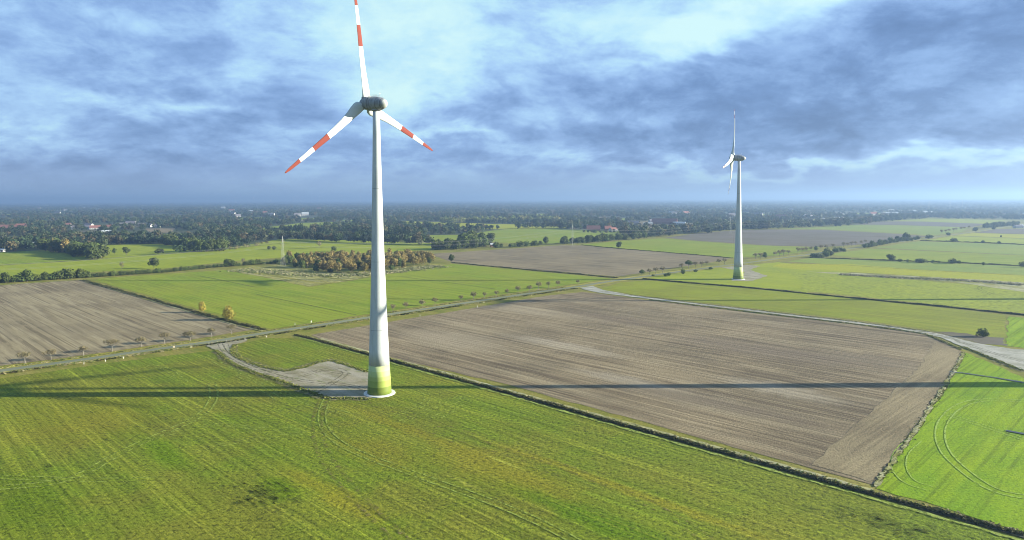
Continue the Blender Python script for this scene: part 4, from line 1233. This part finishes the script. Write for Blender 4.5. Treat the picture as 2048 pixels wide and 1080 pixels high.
# scrub on ditch rims and tussocks on the verges: fine ground growth
def scrub(name, line, n_c, h, spread, cols, label, seed, off=0.0, nq=7, qs=0.45, gaps=0.0):
    rs = np.random.default_rng(seed)
    P = line if isinstance(line[0], Vector) else [G(*p) for p in line]
    L = np.array([(b - a).length for a, b in zip(P[:-1], P[1:])]); T = L.sum(); cum = np.concatenate([[0], np.cumsum(L)])
    s = rs.random(n_c) * T
    if gaps > 0:
        s = s[(np.sin(s / 7.0) + np.sin(s / 17.3) + np.sin(s / 3.1)) > gaps]
    n_c = len(s)
    j = np.clip(np.searchsorted(cum, s) - 1, 0, len(L) - 1)
    A = np.array([[p.x, p.y] for p in P])
    f = (s - cum[j]) / L[j]
    d = (A[j + 1] - A[j]) / L[j][:, None]
    nn = np.stack([-d[:, 1], d[:, 0]], 1)
    c = A[j] + (A[j + 1] - A[j]) * f[:, None] + nn * (off + rs.normal(size=n_c) * spread)[:, None]
    wv = 0.5 + 0.25 * (np.sin(s / 5.3 + 1.7 * np.sin(s / 23.0)) + np.sin(s / 1.9 + 2.0))
    hh = h * (0.35 + 0.8 * rs.random(n_c)) * (0.45 + 1.1 * wv)
    c = c + nn * (0.5 * np.sin(s / 11.0 + np.sin(s / 31.0)) * min(spread, 1.0))[:, None]
    V = []
    q = rs.normal(size=(n_c, nq, 3)); q[:, :, 2] = np.abs(q[:, :, 2])
    q /= np.linalg.norm(q, axis=2)[:, :, None]
    cen = np.zeros((n_c, nq, 3)); cen[:, :, :2] = c[:, None, :]
    cen += q * hh[:, None, None] * np.array([0.8, 0.8, 0.9]) * 0.7
    nv = q + rs.normal(size=q.shape) * 0.6
    u = np.cross(nv, rs.normal(size=q.shape)); u /= np.linalg.norm(u, axis=2)[:, :, None]
    v = np.cross(nv, u); v /= np.linalg.norm(v, axis=2)[:, :, None]
    sz = qs * (0.6 + 0.8 * rs.random((n_c, nq, 1)))
    Q = np.stack([cen - u * sz * .6 - v * sz * .3, cen + u * sz * .2 - v * sz * .6, cen + u * sz * .6 + v * sz * .3, cen - u * sz * .1 + v * sz * .6], axis=2).reshape(-1, 3)
    Q[:, 2] = np.maximum(Q[:, 2] + 0.1, 0.1)
    cols = np.array(cols)
    cc = cols[rs.integers(0, len(cols), n_c)] * (0.75 + 0.5 * rs.random(n_c))[:, None]
    tint = np.concatenate([np.repeat(cc, nq * 4, axis=0), np.ones((n_c * nq * 4, 1))], 1)
    o = link(name, mesh_np(name, Q, np.arange(len(Q)).reshape(-1, 4), L_VAR, tint=tint))
    tag(o, label, 'scrub', kind='stuff')
    return o


DKC = [(0.022, 0.034, 0.010), (0.035, 0.048, 0.014), (0.055, 0.055, 0.024), (0.09, 0.08, 0.035)]
DRC = [(0.26, 0.24, 0.12), (0.16, 0.19, 0.05), (0.10, 0.13, 0.03), (0.30, 0.27, 0.16)]
scrub('ditch_scrub', D1[:7], 5000, 0.44, 0.36, DKC, 'dark scrub and reeds along the long near ditch', 41, off=0.5)
scrub('ditch_scrub', D1[:7], 1500, 0.45, 0.5, DRC, 'dry grass rim along the long near ditch', 42, off=1.7, qs=0.35)
scrub('ditch_scrub', D2, 4200, 0.8, 0.6, DKC[:3], 'dark reeds along the ditch in front of the far tower', 43)
scrub('ditch_scrub', D3, 2200, 1.0, 0.8, DKC, 'dark scrub on the ditch beside the left brown field', 44)
scrub('ditch_scrub', D4, 1200, 0.8, 0.8, DKC, 'dark scrub between green field and grey-brown field', 45)
scrub('ditch_scrub', D5, 1000, 0.9, 0.9, DKC, 'dark scrub between grey-brown field and far green field', 46)
scrub('ditch_scrub', [(1620, 515.5), (1786, 521.5), (1920, 526), (2048, 532.5)], 1600, 1.3, 1.2, DKC, 'low hedge scrub across the right pastures', 47)
scrub('ditch_scrub', [(1842, 481.5), (1961, 485.5), (2048, 489.5)], 900, 1.8, 1.6, DKC, 'low hedge scrub on the upper ditch line', 48)
rs_ = smooth_line(roadw, 1)
rnear = [p for p in rs_ if p.length < 520]
scrub('verge_growth', rnear, 5200, 0.5, 0.8, DRC, 'dry tussocks on the near verge of the road', 51, off=-5.4, qs=0.40)
scrub('verge_growth', rnear, 3600, 0.6, 0.5, DKC, 'dark scrub in the roadside ditch', 52, off=-6.4, qs=0.45, gaps=0.15)
scrub('verge_growth', rnear, 3200, 0.4, 0.7, DRC, 'tussocks on the far verge of the road', 53, off=5.0, qs=0.35)
scrub('verge_growth', [(1928, 704), (1907, 745), (1833, 859), (1749, 972)], 600, 0.16, 0.5, [(0.18, 0.19, 0.07), (0.12, 0.15, 0.03), (0.10, 0.10, 0.04)], 'ragged grass rim between ploughed and lush field', 54, qs=0.28, nq=5)
scrub('verge_growth', [(1300, 600), (1500, 624.5), (1700, 647), (1850, 668), (1925, 700)], 1500, 0.4, 0.5, DRC, 'grass rim along the gravel track', 55, qs=0.35)
scrub('heath_growth', [(470, 540), (560, 545), (640, 552), (740, 548), (880, 532)], 3200, 0.9, 7.0, [(0.30, 0.29, 0.15), (0.16, 0.19, 0.06), (0.34, 0.32, 0.20), (0.12, 0.15, 0.05)], 'pale tussocks on the heath before the golden grove', 56, qs=0.8)
scrub('rough_growth', [(1680, 549), (1836, 557), (1960, 563), (2048, 570)], 1800, 0.6, 3.2, [(0.36, 0.34, 0.24), (0.28, 0.26, 0.17), (0.20, 0.22, 0.10)], 'dry reeds of the pale strip at right', 58, qs=0.9)

EDG = track_mat('thin_gravel_edge', (0.20, 0.185, 0.085), 0.50)
for ed_ in ([(470, 692), (465, 703), (480, 714), (521, 731), (560, 739), (576, 740), (612, 732), (640, 722), (662, 719), (702, 731)], [(430, 704), (453, 725), (499, 745), (558, 765), (608, 786), (655, 800), (735, 801)],
            [(1985, 721), (2048, 745)], [(1400, 606.5), (1600, 630), (1700, 641), (1860, 662), (1960, 687)]):
    ribbon('gravel_edge', ed_, 2.6, EDG, 0.19, jit=0.7, step=1.5)
GTC = [(0.17, 0.19, 0.04), (0.12, 0.15, 0.03), (0.24, 0.22, 0.09), (0.10, 0.13, 0.025)]
for k_, ed in enumerate(([(468, 690), (462, 703), (478, 716), (520, 733), (560, 742), (576, 743), (612, 735), (640, 725), (662, 722), (700, 733), (735, 745)],
                         [(432, 702), (455, 722), (500, 742), (560, 762), (610, 782), (655, 797), (740, 798)])):
    scrub('edge_growth', ed, 1500, 0.16, 0.55, GTC, ('grass creeping over the inner edge of the near gravel pad' if k_ == 0 else 'grass creeping over the outer edge of the near gravel pad'), 61 + k_, qs=0.5, nq=4)
scrub('edge_growth', [(1925, 694), (1985, 718), (2048, 742)], 500, 0.16, 0.5, GTC, 'grass creeping over the edge of the right gravel track', 64, qs=0.45, nq=4)
scrub('edge_growth', [(1260, 590), (1400, 607.5), (1600, 631), (1700, 642.5), (1860, 664)], 900, 0.16, 0.5, GTC, 'grass rim on the upper side of the gravel track', 65, qs=0.45, nq=4)

# ---------------------------------------------------------------- wind turbines
M_TOWER = paint_mat('tower_paint', (0.42, 0.455, 0.46), 0.75, 0.40, spec=0.15)
M_NAC = paint_mat('nacelle_metal', (0.20, 0.215, 0.22), 0.45, 0.6)
M_RAIL = flat_mat('galvanised_rail', (0.45, 0.46, 0.46), None, 1.0, rough=0.5)
M_CONC = flat_mat('pale_concrete', (0.56, 0.57, 0.54), (0.46, 0.47, 0.44), 0.9)
M_DARK = flat_mat('dark_gap', (0.03, 0.03, 0.03), None, 1.0)


def band_mat():
    m, t, p = new_mat('green_bands', 0.6, 0.3)
    tco = t.node('ShaderNodeTexCoord').outputs['Object']
    zz = t.sep(tco)[2]
    cols = [(0.120, 0.165, 0.020), (0.225, 0.290, 0.055), (0.285, 0.350, 0.095), (0.340, 0.410, 0.140), (0.390, 0.460, 0.200)]
    cuts = [2.9, 5.0, 6.4, 8.2]
    col = cols[0]
    for c_, zc_ in zip(cols[1:], cuts):
        col = t.mix(t.math('GREATER_THAN', zz, zc_), col, c_)
    f = t.noise(t.vmath('MULTIPLY', tco, (1, 1, 0.3)), 1.0, 4, 0.6)
    t.put(p.inputs['Base Color'], t.mix(t.math('MULTIPLY', t.ramp(f, 0.45, 0.8), 0.35), col, t.mix(1.0, col, (0.6, 0.6, 0.6), 'MULTIPLY')))
    return m


def blade_mat(red):
    m, t, p = new_mat('blade_paint', 0.75, 0.12)
    tco = t.node('ShaderNodeTexCoord').outputs['Object']
    zz = t.sep(tco)[2]
    white = (0.42, 0.46, 0.455)
    f = t.noise(t.vmath('MULTIPLY', tco, (2, 2, 0.15)), 1.0, 4, 0.6)
    wc = t.mix(t.math('MULTIPLY', t.ramp(f, 0.45, 0.8), 0.25), white, (0.24, 0.27, 0.27))
    rd = (0.150, 0.034, 0.024)
    s = t.math('MULTIPLY', t.math('GREATER_THAN', zz, red[0]), t.math('LESS_THAN', zz, red[1]))
    s2 = t.math('GREATER_THAN', zz, red[2])
    t.put(p.inputs['Base Color'], t.mix(t.math('MAXIMUM', s, s2), wc, rd))
    return m


BL = 38.5
M_BAND = band_mat()
M_BLADE = blade_mat((0.49 * BL, 0.67 * BL, 0.83 * BL))
M_BLADEW = blade_mat((BL * 0.80, BL * 0.88, 0.95 * BL))


def seams_mat():
    m, t, p = new_mat('nacelle_panels', 0.45, 0.4)
    tco = t.node('ShaderNodeTexCoord').outputs['Object']
    yy = t.sep(tco)[1]
    f = t.noise(t.vmath('MULTIPLY', tco, (1.2, 1.2, 0.5)), 1.0, 5, 0.65)
    col = t.mix(t.ramp(f, 0.35, 0.7), (0.20, 0.22, 0.23), (0.12, 0.13, 0.135))
    for y0 in (2.4, 1.0, -1.6, -3.4):
        col = t.mix(t.math('LESS_THAN', t.math('ABSOLUTE', t.math('SUBTRACT', yy, y0)), 0.07), col, (0.05, 0.05, 0.05))
    # pale tail end, its sunlit brightness put into the colour
    col = t.mix(t.math('LESS_THAN', yy, -4.1), col, (0.33, 0.36, 0.34))
    t.put(p.inputs['Base Color'], col)
    return m


M_PANEL = seams_mat()
TW = [(0, 4.10), (1.5, 4.02), (3, 3.92), (6, 3.73), (10, 3.49), (15, 3.30), (22, 3.0), (30, 2.72), (35.5, 2.52), (45, 2.22), (55, 1.96), (69.6, 1.62), (80, 1.40), (88, 1.26), (95.6, 1.16)]


def tw_r(z):
    for (a, ra), (b, rb) in zip(TW[:-1], TW[1:]):
        if a <= z <= b:
            return ra + (rb - ra) * (z - a) / (b - a)


def blade_mesh(mat):
    secs = [(1.6, 2.5, 2.1, 0.0, 6), (2.4, 3.6, 1.8, 0.1, 10), (3.6, 3.9, 1.4, 0.45, 14), (5.6, 3.6, 1.0, 0.45, 13), (8.2, 3.05, 0.85, 0.4, 11), (11.5, 2.55, 0.62, 0.3, 9), (16, 2.25, 0.46, 0.2, 7),
            (22, 1.85, 0.36, 0.12, 4), (28, 1.55, 0.28, 0.08, 2.5), (33, 1.25, 0.20, 0.05, 1), (36.5, 0.95, 0.14, 0.02, 0), (38.0, 0.55, 0.09, 0.0, 0), (BL, 0.14, 0.04, 0, 0)]
    k = 16
    v, f = [], []
    for (z_, ch, th, off, tw) in secs:
        bend = 1.6 * (z_ / BL) ** 2
        for i in range(k):
            a = 2 * math.pi * i / k
            cx_ = math.cos(a); sy = math.sin(a)
            rd = min(1, max(0, (z_ - 1.6) / 3.4))
            thx = th * (1 - rd * 0.42 * (0.5 - 0.5 * cx_))
            X = cx_ * ch / 2 + max(0.0, ch / 2 - 1.15) * 0.9
            Yv = sy * thx / 2
            ct, st = math.cos(R(tw)), math.sin(R(tw))
            v.append((X * ct - Yv * st, X * st + Yv * ct + bend, z_))
    for s in range(len(secs) - 1):
        for i in range(k):
            j = (i + 1) % k
            f.append([s * k + i, s * k + j, (s + 1) * k + j, (s + 1) * k + i])
    f.append(list(range(k))[::-1]); f.append([(len(secs) - 1) * k + i for i in range(k)])
    me = mesh_np('blade', v, f, mat)
    me.polygons.foreach_set('use_smooth', [len(p.vertices) == 4 for p in me.polygons])
    return me


BM = blade_mesh(M_BLADE)
BMW = blade_mesh(M_BLADEW)
HUB = 98.0
OVER = 5.3
TILT = R(5.0)


def turbine(px, py, az, angs, label, bladem=BM, pos=None, extra_rot=0.0):
    p = pos or G(px, py)
    root = empty('wind_turbine', (p.x, p.y, 0.05), -az)
    tag(root, label, 'wind turbine', 'wind turbines')
    tower = MB().lathe([(z_, r_) for z_, r_ in TW if z_ >= 10], 48).build('tower', M_TOWER, root, smooth=True)
    MB().lathe([(z_, r_) for z_, r_ in TW if z_ <= 10], 48).build('painted_base', M_BAND, tower, smooth=True)
    for zz in (22, 45, 69.6):
        MB().lathe([(zz - .06, tw_r(zz) + .004), (zz - .04, tw_r(zz) + .015), (zz + .04, tw_r(zz) + .015), (zz + .06, tw_r(zz) + .004)], 48).build('joint_ring', M_NAC, tower, smooth=False)
    MB().lathe([(0.0, 5.35), (0.32, 5.25), (0.34, 4.2)], 48).build('foundation_ring', M_CONC, root)
    MB().box((0, tw_r(2) + .02, 1.9), (1.0, 0.25, 2.2)).build('door', M_DARK, tower)
    MB().lathe([(95.55, 1.55), (95.75, 1.6), (96.1, 1.5), (96.4, 1.3)], 32).build('yaw_collar', M_NAC, root, smooth=True)
    T = Matrix.Translation((0, 0, HUB)) @ Matrix.Rotation(TILT, 4, 'X')
    # nacelle: egg shaped, tail toward -Y
    nac = MB().lathe([(-5.0, 0.05), (-4.9, 0.5), (-4.5, 1.05), (-3.8, 1.55), (-2.6, 2.02), (-1.2, 2.28), (0.2, 2.38), (1.4, 2.36), (2.4, 2.30)], 36, 'Y').build('nacelle', M_PANEL, root, smooth=True)
    nac.matrix_local = T
    gen = MB().lathe([(2.42, 2.25), (2.45, 2.42), (3.4, 2.45), (3.5, 2.2)], 36, 'Y').build('generator_ring', M_NAC, nac, smooth=True)
    sp = MB().lathe([(3.5, 2.05), (4.2, 2.15), (5.2, 2.12), (6.0, 1.9), (6.8, 1.5), (7.5, 0.9), (7.8, 0.4), (7.85, 0.04)], 36, 'Y').build('spinner', M_NAC, root, smooth=True)
    sp.matrix_local = T
    rails = MB()
    for sx in (-.7, .7):
        rails.bar((sx, 2.6, 2.75), (sx, -1.0, 2.85), .035)
        for yy in (2.4, 1.2, 0.0, -0.9):
            rails.bar((sx, yy, 2.1), (sx, yy, 2.8), .03)
    rails.build('handrail', M_RAIL, nac)
    mast = MB().bar((0, -1.6, 2.0), (0, -1.6, 4.0), .04).bar((-.5, -1.6, 3.3), (.5, -1.6, 3.3), .03).bar((.45, -1.6, 3.3), (.45, -1.6, 3.6), .06).bar((0, -3.0, 1.7), (0, -3.2, 2.4), .05)
    mast.build('wind_sensor', M_RAIL, nac)
    for th in angs:
        ph = R(90 - th)
        M = T @ Matrix.Translation((0, OVER, 0)) @ Matrix.Rotation(ph, 4, 'Y')
        b = link('blade', bladem, root); b.matrix_local = M
        cuff = MB().lathe([(1.0, 1.22), (1.7, 1.26), (2.2, 1.18), (2.3, 1.1)], 20).build('blade_root', M_NAC, root, smooth=True)
        cuff.matrix_local = M
    return root


T1 = turbine(759, 787, R(-53), (98.8, 219.6, 338.4), 'nearest white wind turbine with red-striped blades on a green-banded base')
T2 = turbine(1476.5, 558.5, R(-68), (74, 194, 314), 'smaller white wind turbine behind, beyond the ploughed field', bladem=BMW)
for _o in T2.children:
    if _o.name.startswith('blade') and 'root' not in _o.name:
        _o.scale = (1.35, 1.9, 1.09)
T3 = turbine(2180, 769, R(-64), (337, 97, 217), 'wind turbine just outside the right edge, casting the long shadow over the ploughed field')
T4 = turbine(2240, 597.5, R(-64), (60, 180, 300), 'wind turbine outside the right edge, casting the thin shadow over the strip field')

far = [(472, 60), (508, 60), (541, 66), (549, 62), (588, 64), (596, 64), (602, 68), (640, 75), (684, 66), (722, 60)]
M_FARW = flat_mat('far_white', (0.8, 0.8, 0.8), (0.75, 0.75, 0.75), 0.01)
ft = MB().lathe([(0, 4.0), (60, 2.8), (118, 2.0)], 8).v, None
proto_t = MB().lathe([(0, 4.5), (60, 3.2), (118, 2.4)], 8)
me_t = mesh_np('tower', proto_t.v, proto_t.f, M_FARW)
pb = MB().box((0, -4, 120), (5, 11, 5)); me_n = mesh_np('nacelle', pb.v, pb.f, M_FARW)
bb = MB().bar((0, 0, 0), (0, 0, 48), 2.2, 0.7, 4); me_b = mesh_np('blade', bb.v, bb.f, M_FARW)
for i, (px, q) in enumerate(far):
    Y = 14500 + (i * 911 % 3000)
    e = empty('distant_wind_turbine', ((px - 1024) / F * Y, Y, 0), random.uniform(-.4, .4))
    e.scale = (1.1, 1.1, 1.1)
    tag(e, f'tiny white wind turbine on the horizon, {ordn(i)} from the left', 'wind turbine', 'tiny turbines on the horizon')
    link('tower', me_t, e); link('nacelle', me_n, e)
    r0 = random.uniform(0, 2)
    for kk in range(3):
        b = link('blade', me_b, e)
        b.matrix_local = Matrix.Translation((0, -10, 120)) @ Matrix.Rotation(r0 + kk * 2.0944, 4, 'Y')

# ---------------------------------------------------------------- pylons and wires
M_STEEL = flat_mat('pylon_steel', (0.38, 0.40, 0.37), (0.30, 0.32, 0.30), 0.5, rough=0.6)
M_WIRE = flat_mat('cable', (0.30, 0.31, 0.31), None, 1.0, rough=0.6)
M_INS = flat_mat('insulator_glass', (0.25, 0.16, 0.10), None, 1.0, rough=0.3)
pyl = [(-791, 617), (566, 531), (1145, 491), (1461, 467.5), (1642, 454), (1777, 441.5)]
PH = 30.0
th_ = 0.15
mb = MB()
hw = lambda z_: 1.75 + (0.40 - 1.75) * min(1, z_ / 24.0)
lv = [0, 5, 10, 14.5, 18.5, 22, 24.5, 26.5]
for sx, sy in ((1, 1), (1, -1), (-1, 1), (-1, -1)):
    mb.bar((sx * hw(0), sy * hw(0), -.2), (sx * hw(24), sy * hw(24), 24), .06, .05, 4).bar((sx * .40, sy * .40, 24), (0, 0, PH), .12, .08, 4)
for a, b in zip(lv[:-2], lv[1:-1]):
    for s in (-1, 1):
        mb.bar((-hw(a), s * hw(a), a), (hw(b), s * hw(b), b), .022, k=3).bar((hw(a), s * hw(a), a), (-hw(b), s * hw(b), b), .022, k=3)
        mb.bar((s * hw(a), -hw(a), a), (s * hw(b), hw(b), b), .022, k=3).bar((s * hw(a), hw(a), a), (s * hw(b), -hw(b), b), .022, k=3)
me_mast = mesh_np('lattice_mast', mb.v, mb.f, M_STEEL)
arms = []
for zz, hl in ((21.5, 5.2), (25.5, 3.6)):
    mb = MB()
    for s in (-1, 1):
        mb.bar((s * .4, .35, zz), (s * hl, 0, zz + .1), .06, k=4).bar((s * .4, -.35, zz), (s * hl, 0, zz + .1), .06, k=4).bar((s * .35, 0, zz + 1.4), (s * hl, 0, zz + .1), .05, k=4)
        mb.bar((s * hl * .5, .2, zz), (s * hl * .5, 0, zz + .85), .06, k=4)
    arms.append((mesh_np('crossarm', mb.v, mb.f, M_STEEL), zz, hl))
mi = MB().lathe([(-1.6, .06), (-1.5, .16), (-.3, .16), (-.1, .05)], 8); me_ins = mesh_np('insulator', mi.v, mi.f, M_INS)
PP = [G(*p) for p in pyl]
ln_ = (PP[2] - PP[1]).normalized()
pang = math.atan2(ln_.y, ln_.x) + math.pi / 2
names = ['out of frame', 'lattice power pylon left of the golden grove', 'lattice power pylon behind the grey-brown field in the centre', 'thin lattice pylon just left of the far wind turbine',
         'faint lattice pylon right of the far turbine', 'faint lattice pylon at the far right beside the white halls']
names[0] = 'lattice power pylon outside the left edge carrying the line'
for p, lb in zip(PP, names):
    e = empty('power_pylon', (p.x, p.y, 0), pang)
    tag(e, lb, 'pylon', 'power pylons')
    link('lattice_mast', me_mast, e)
    for me_a, zz, hl in arms:
        a = link('crossarm', me_a, e)
        for s in (-1, 1):
            io = link('insulator', me_ins, a); io.location = (s * hl * .97, 0, zz)
side = Vector((math.cos(pang), math.sin(pang), 0))
wc = 0
for zz, hl in ((19.9, 5.04), (23.9, 3.5)):
    for s in (-1, 1):
        mb = MB()
        for a, b in zip(PP[:-1], PP[1:]):
            A = a + side * (s * hl) + Vector((0, 0, zz)); B = b + side * (s * hl) + Vector((0, 0, zz))
            prev = A
            for i in range(1, 15):
                f = i / 14
                q = A.lerp(B, f); q.z -= 9.0 * 4 * f * (1 - f)
                mb.bar(prev, q, .045, k=3); prev = q
        o = mb.build('power_line', M_WIRE)
        tag(o, ('upper' if zz > 22 else 'lower') + (' right' if s > 0 else ' left') + ' cable strung between the power pylons', 'power line', 'power lines')

# faint far pylons on the right
for i, px in enumerate((1858, 1900, 1925)):
    Y = 3300 + i * 300
    e = empty('power_pylon', ((px - 1024) / F * Y, Y, 0), 0.4)
    e.scale = (1.5, 1.5, 1.7)
    tag(e, f'hazy distant pylon above the right woods, {ordn(i)} from the left', 'pylon', 'hazy distant pylons')
    link('lattice_mast', me_mast, e)
    for me_a, zz, hl in arms:
        link('crossarm', me_a, e)

# ---------------------------------------------------------------- roadside posts
M_POST = flat_mat('post_white', (0.72, 0.72, 0.68), None, 2.0)
M_POSTB = flat_mat('post_black', (0.04, 0.04, 0.04), None, 2.0)
M_WOOD = flat_mat('weathered_wood', (0.34, 0.31, 0.25), (0.24, 0.22, 0.18), 2.0)
posts = [(211, 723.5), (247, 718), (168, 729), (382, 696), (418, 690.5), (453, 685), (490, 680), (533, 675), (590, 650), (623, 645), (840, 633), (955, 615), (512 + 110, 646), (968, 606)]
pm = MB().box((0, 0, .55), (.16, .12, 1.1)); pme = mesh_np('post_body', pm.v, pm.f, M_POST)
pm = MB().box((0, 0, .88), (.164, .124, .22)); pbe = mesh_np('black_band', pm.v, pm.f, M_POSTB)
side_words = ['near verge left of the gravel turning', 'far verge']
for i, (px, py) in enumerate(sorted(posts)):
    p = G(px, py)
    e = empty('marker_post', (p.x, p.y, .1), 0.8)
    tag(e, f'white roadside marker post, {ordn(i)} from the left along the road', 'marker post', 'roadside marker posts')
    e.scale = (1.1, 1.1, 1.0)
    link('post_body', pme, e); link('black_band', pbe, e)
p = G(348, 699.5)
e = empty('marker_sign', (p.x, p.y, .1), 0.3)
tag(e, 'small pale orange-white sign on the verge left of the gravel turning', 'sign')
MB().bar((0, 0, 0), (0, 0, 1.1), .05).build('pole', M_WOOD, e)
MB().box((0, -.04, 1.2), (.8, .06, .6)).build('panel', flat_mat('sign_face', (0.75, 0.62, 0.45), None, 2.0), e)

# ---------------------------------------------------------------- the air
hb = MB().box((0, 29000, 71.0), (91000, 61000, 146.0))
hz = link('haze', mesh_np('haze', hb.v, hb.f, None))
tag(hz, kind='stuff')
hm = bpy.data.materials.new('haze_air')
hm.use_nodes = True
hm.node_tree.nodes.clear()
hp = hm.node_tree.nodes.new('ShaderNodeVolumePrincipled')
ho = hm.node_tree.nodes.new('ShaderNodeOutputMaterial')
hp.inputs['Color'].default_value = (0.275, 0.42, 0.66, 1)
hp.inputs['Density'].default_value = 1.75e-4
hp.inputs['Anisotropy'].default_value = 0.42
hm.node_tree.links.new(hp.outputs[0], ho.inputs['Volume'])
hz.data.materials.append(hm)
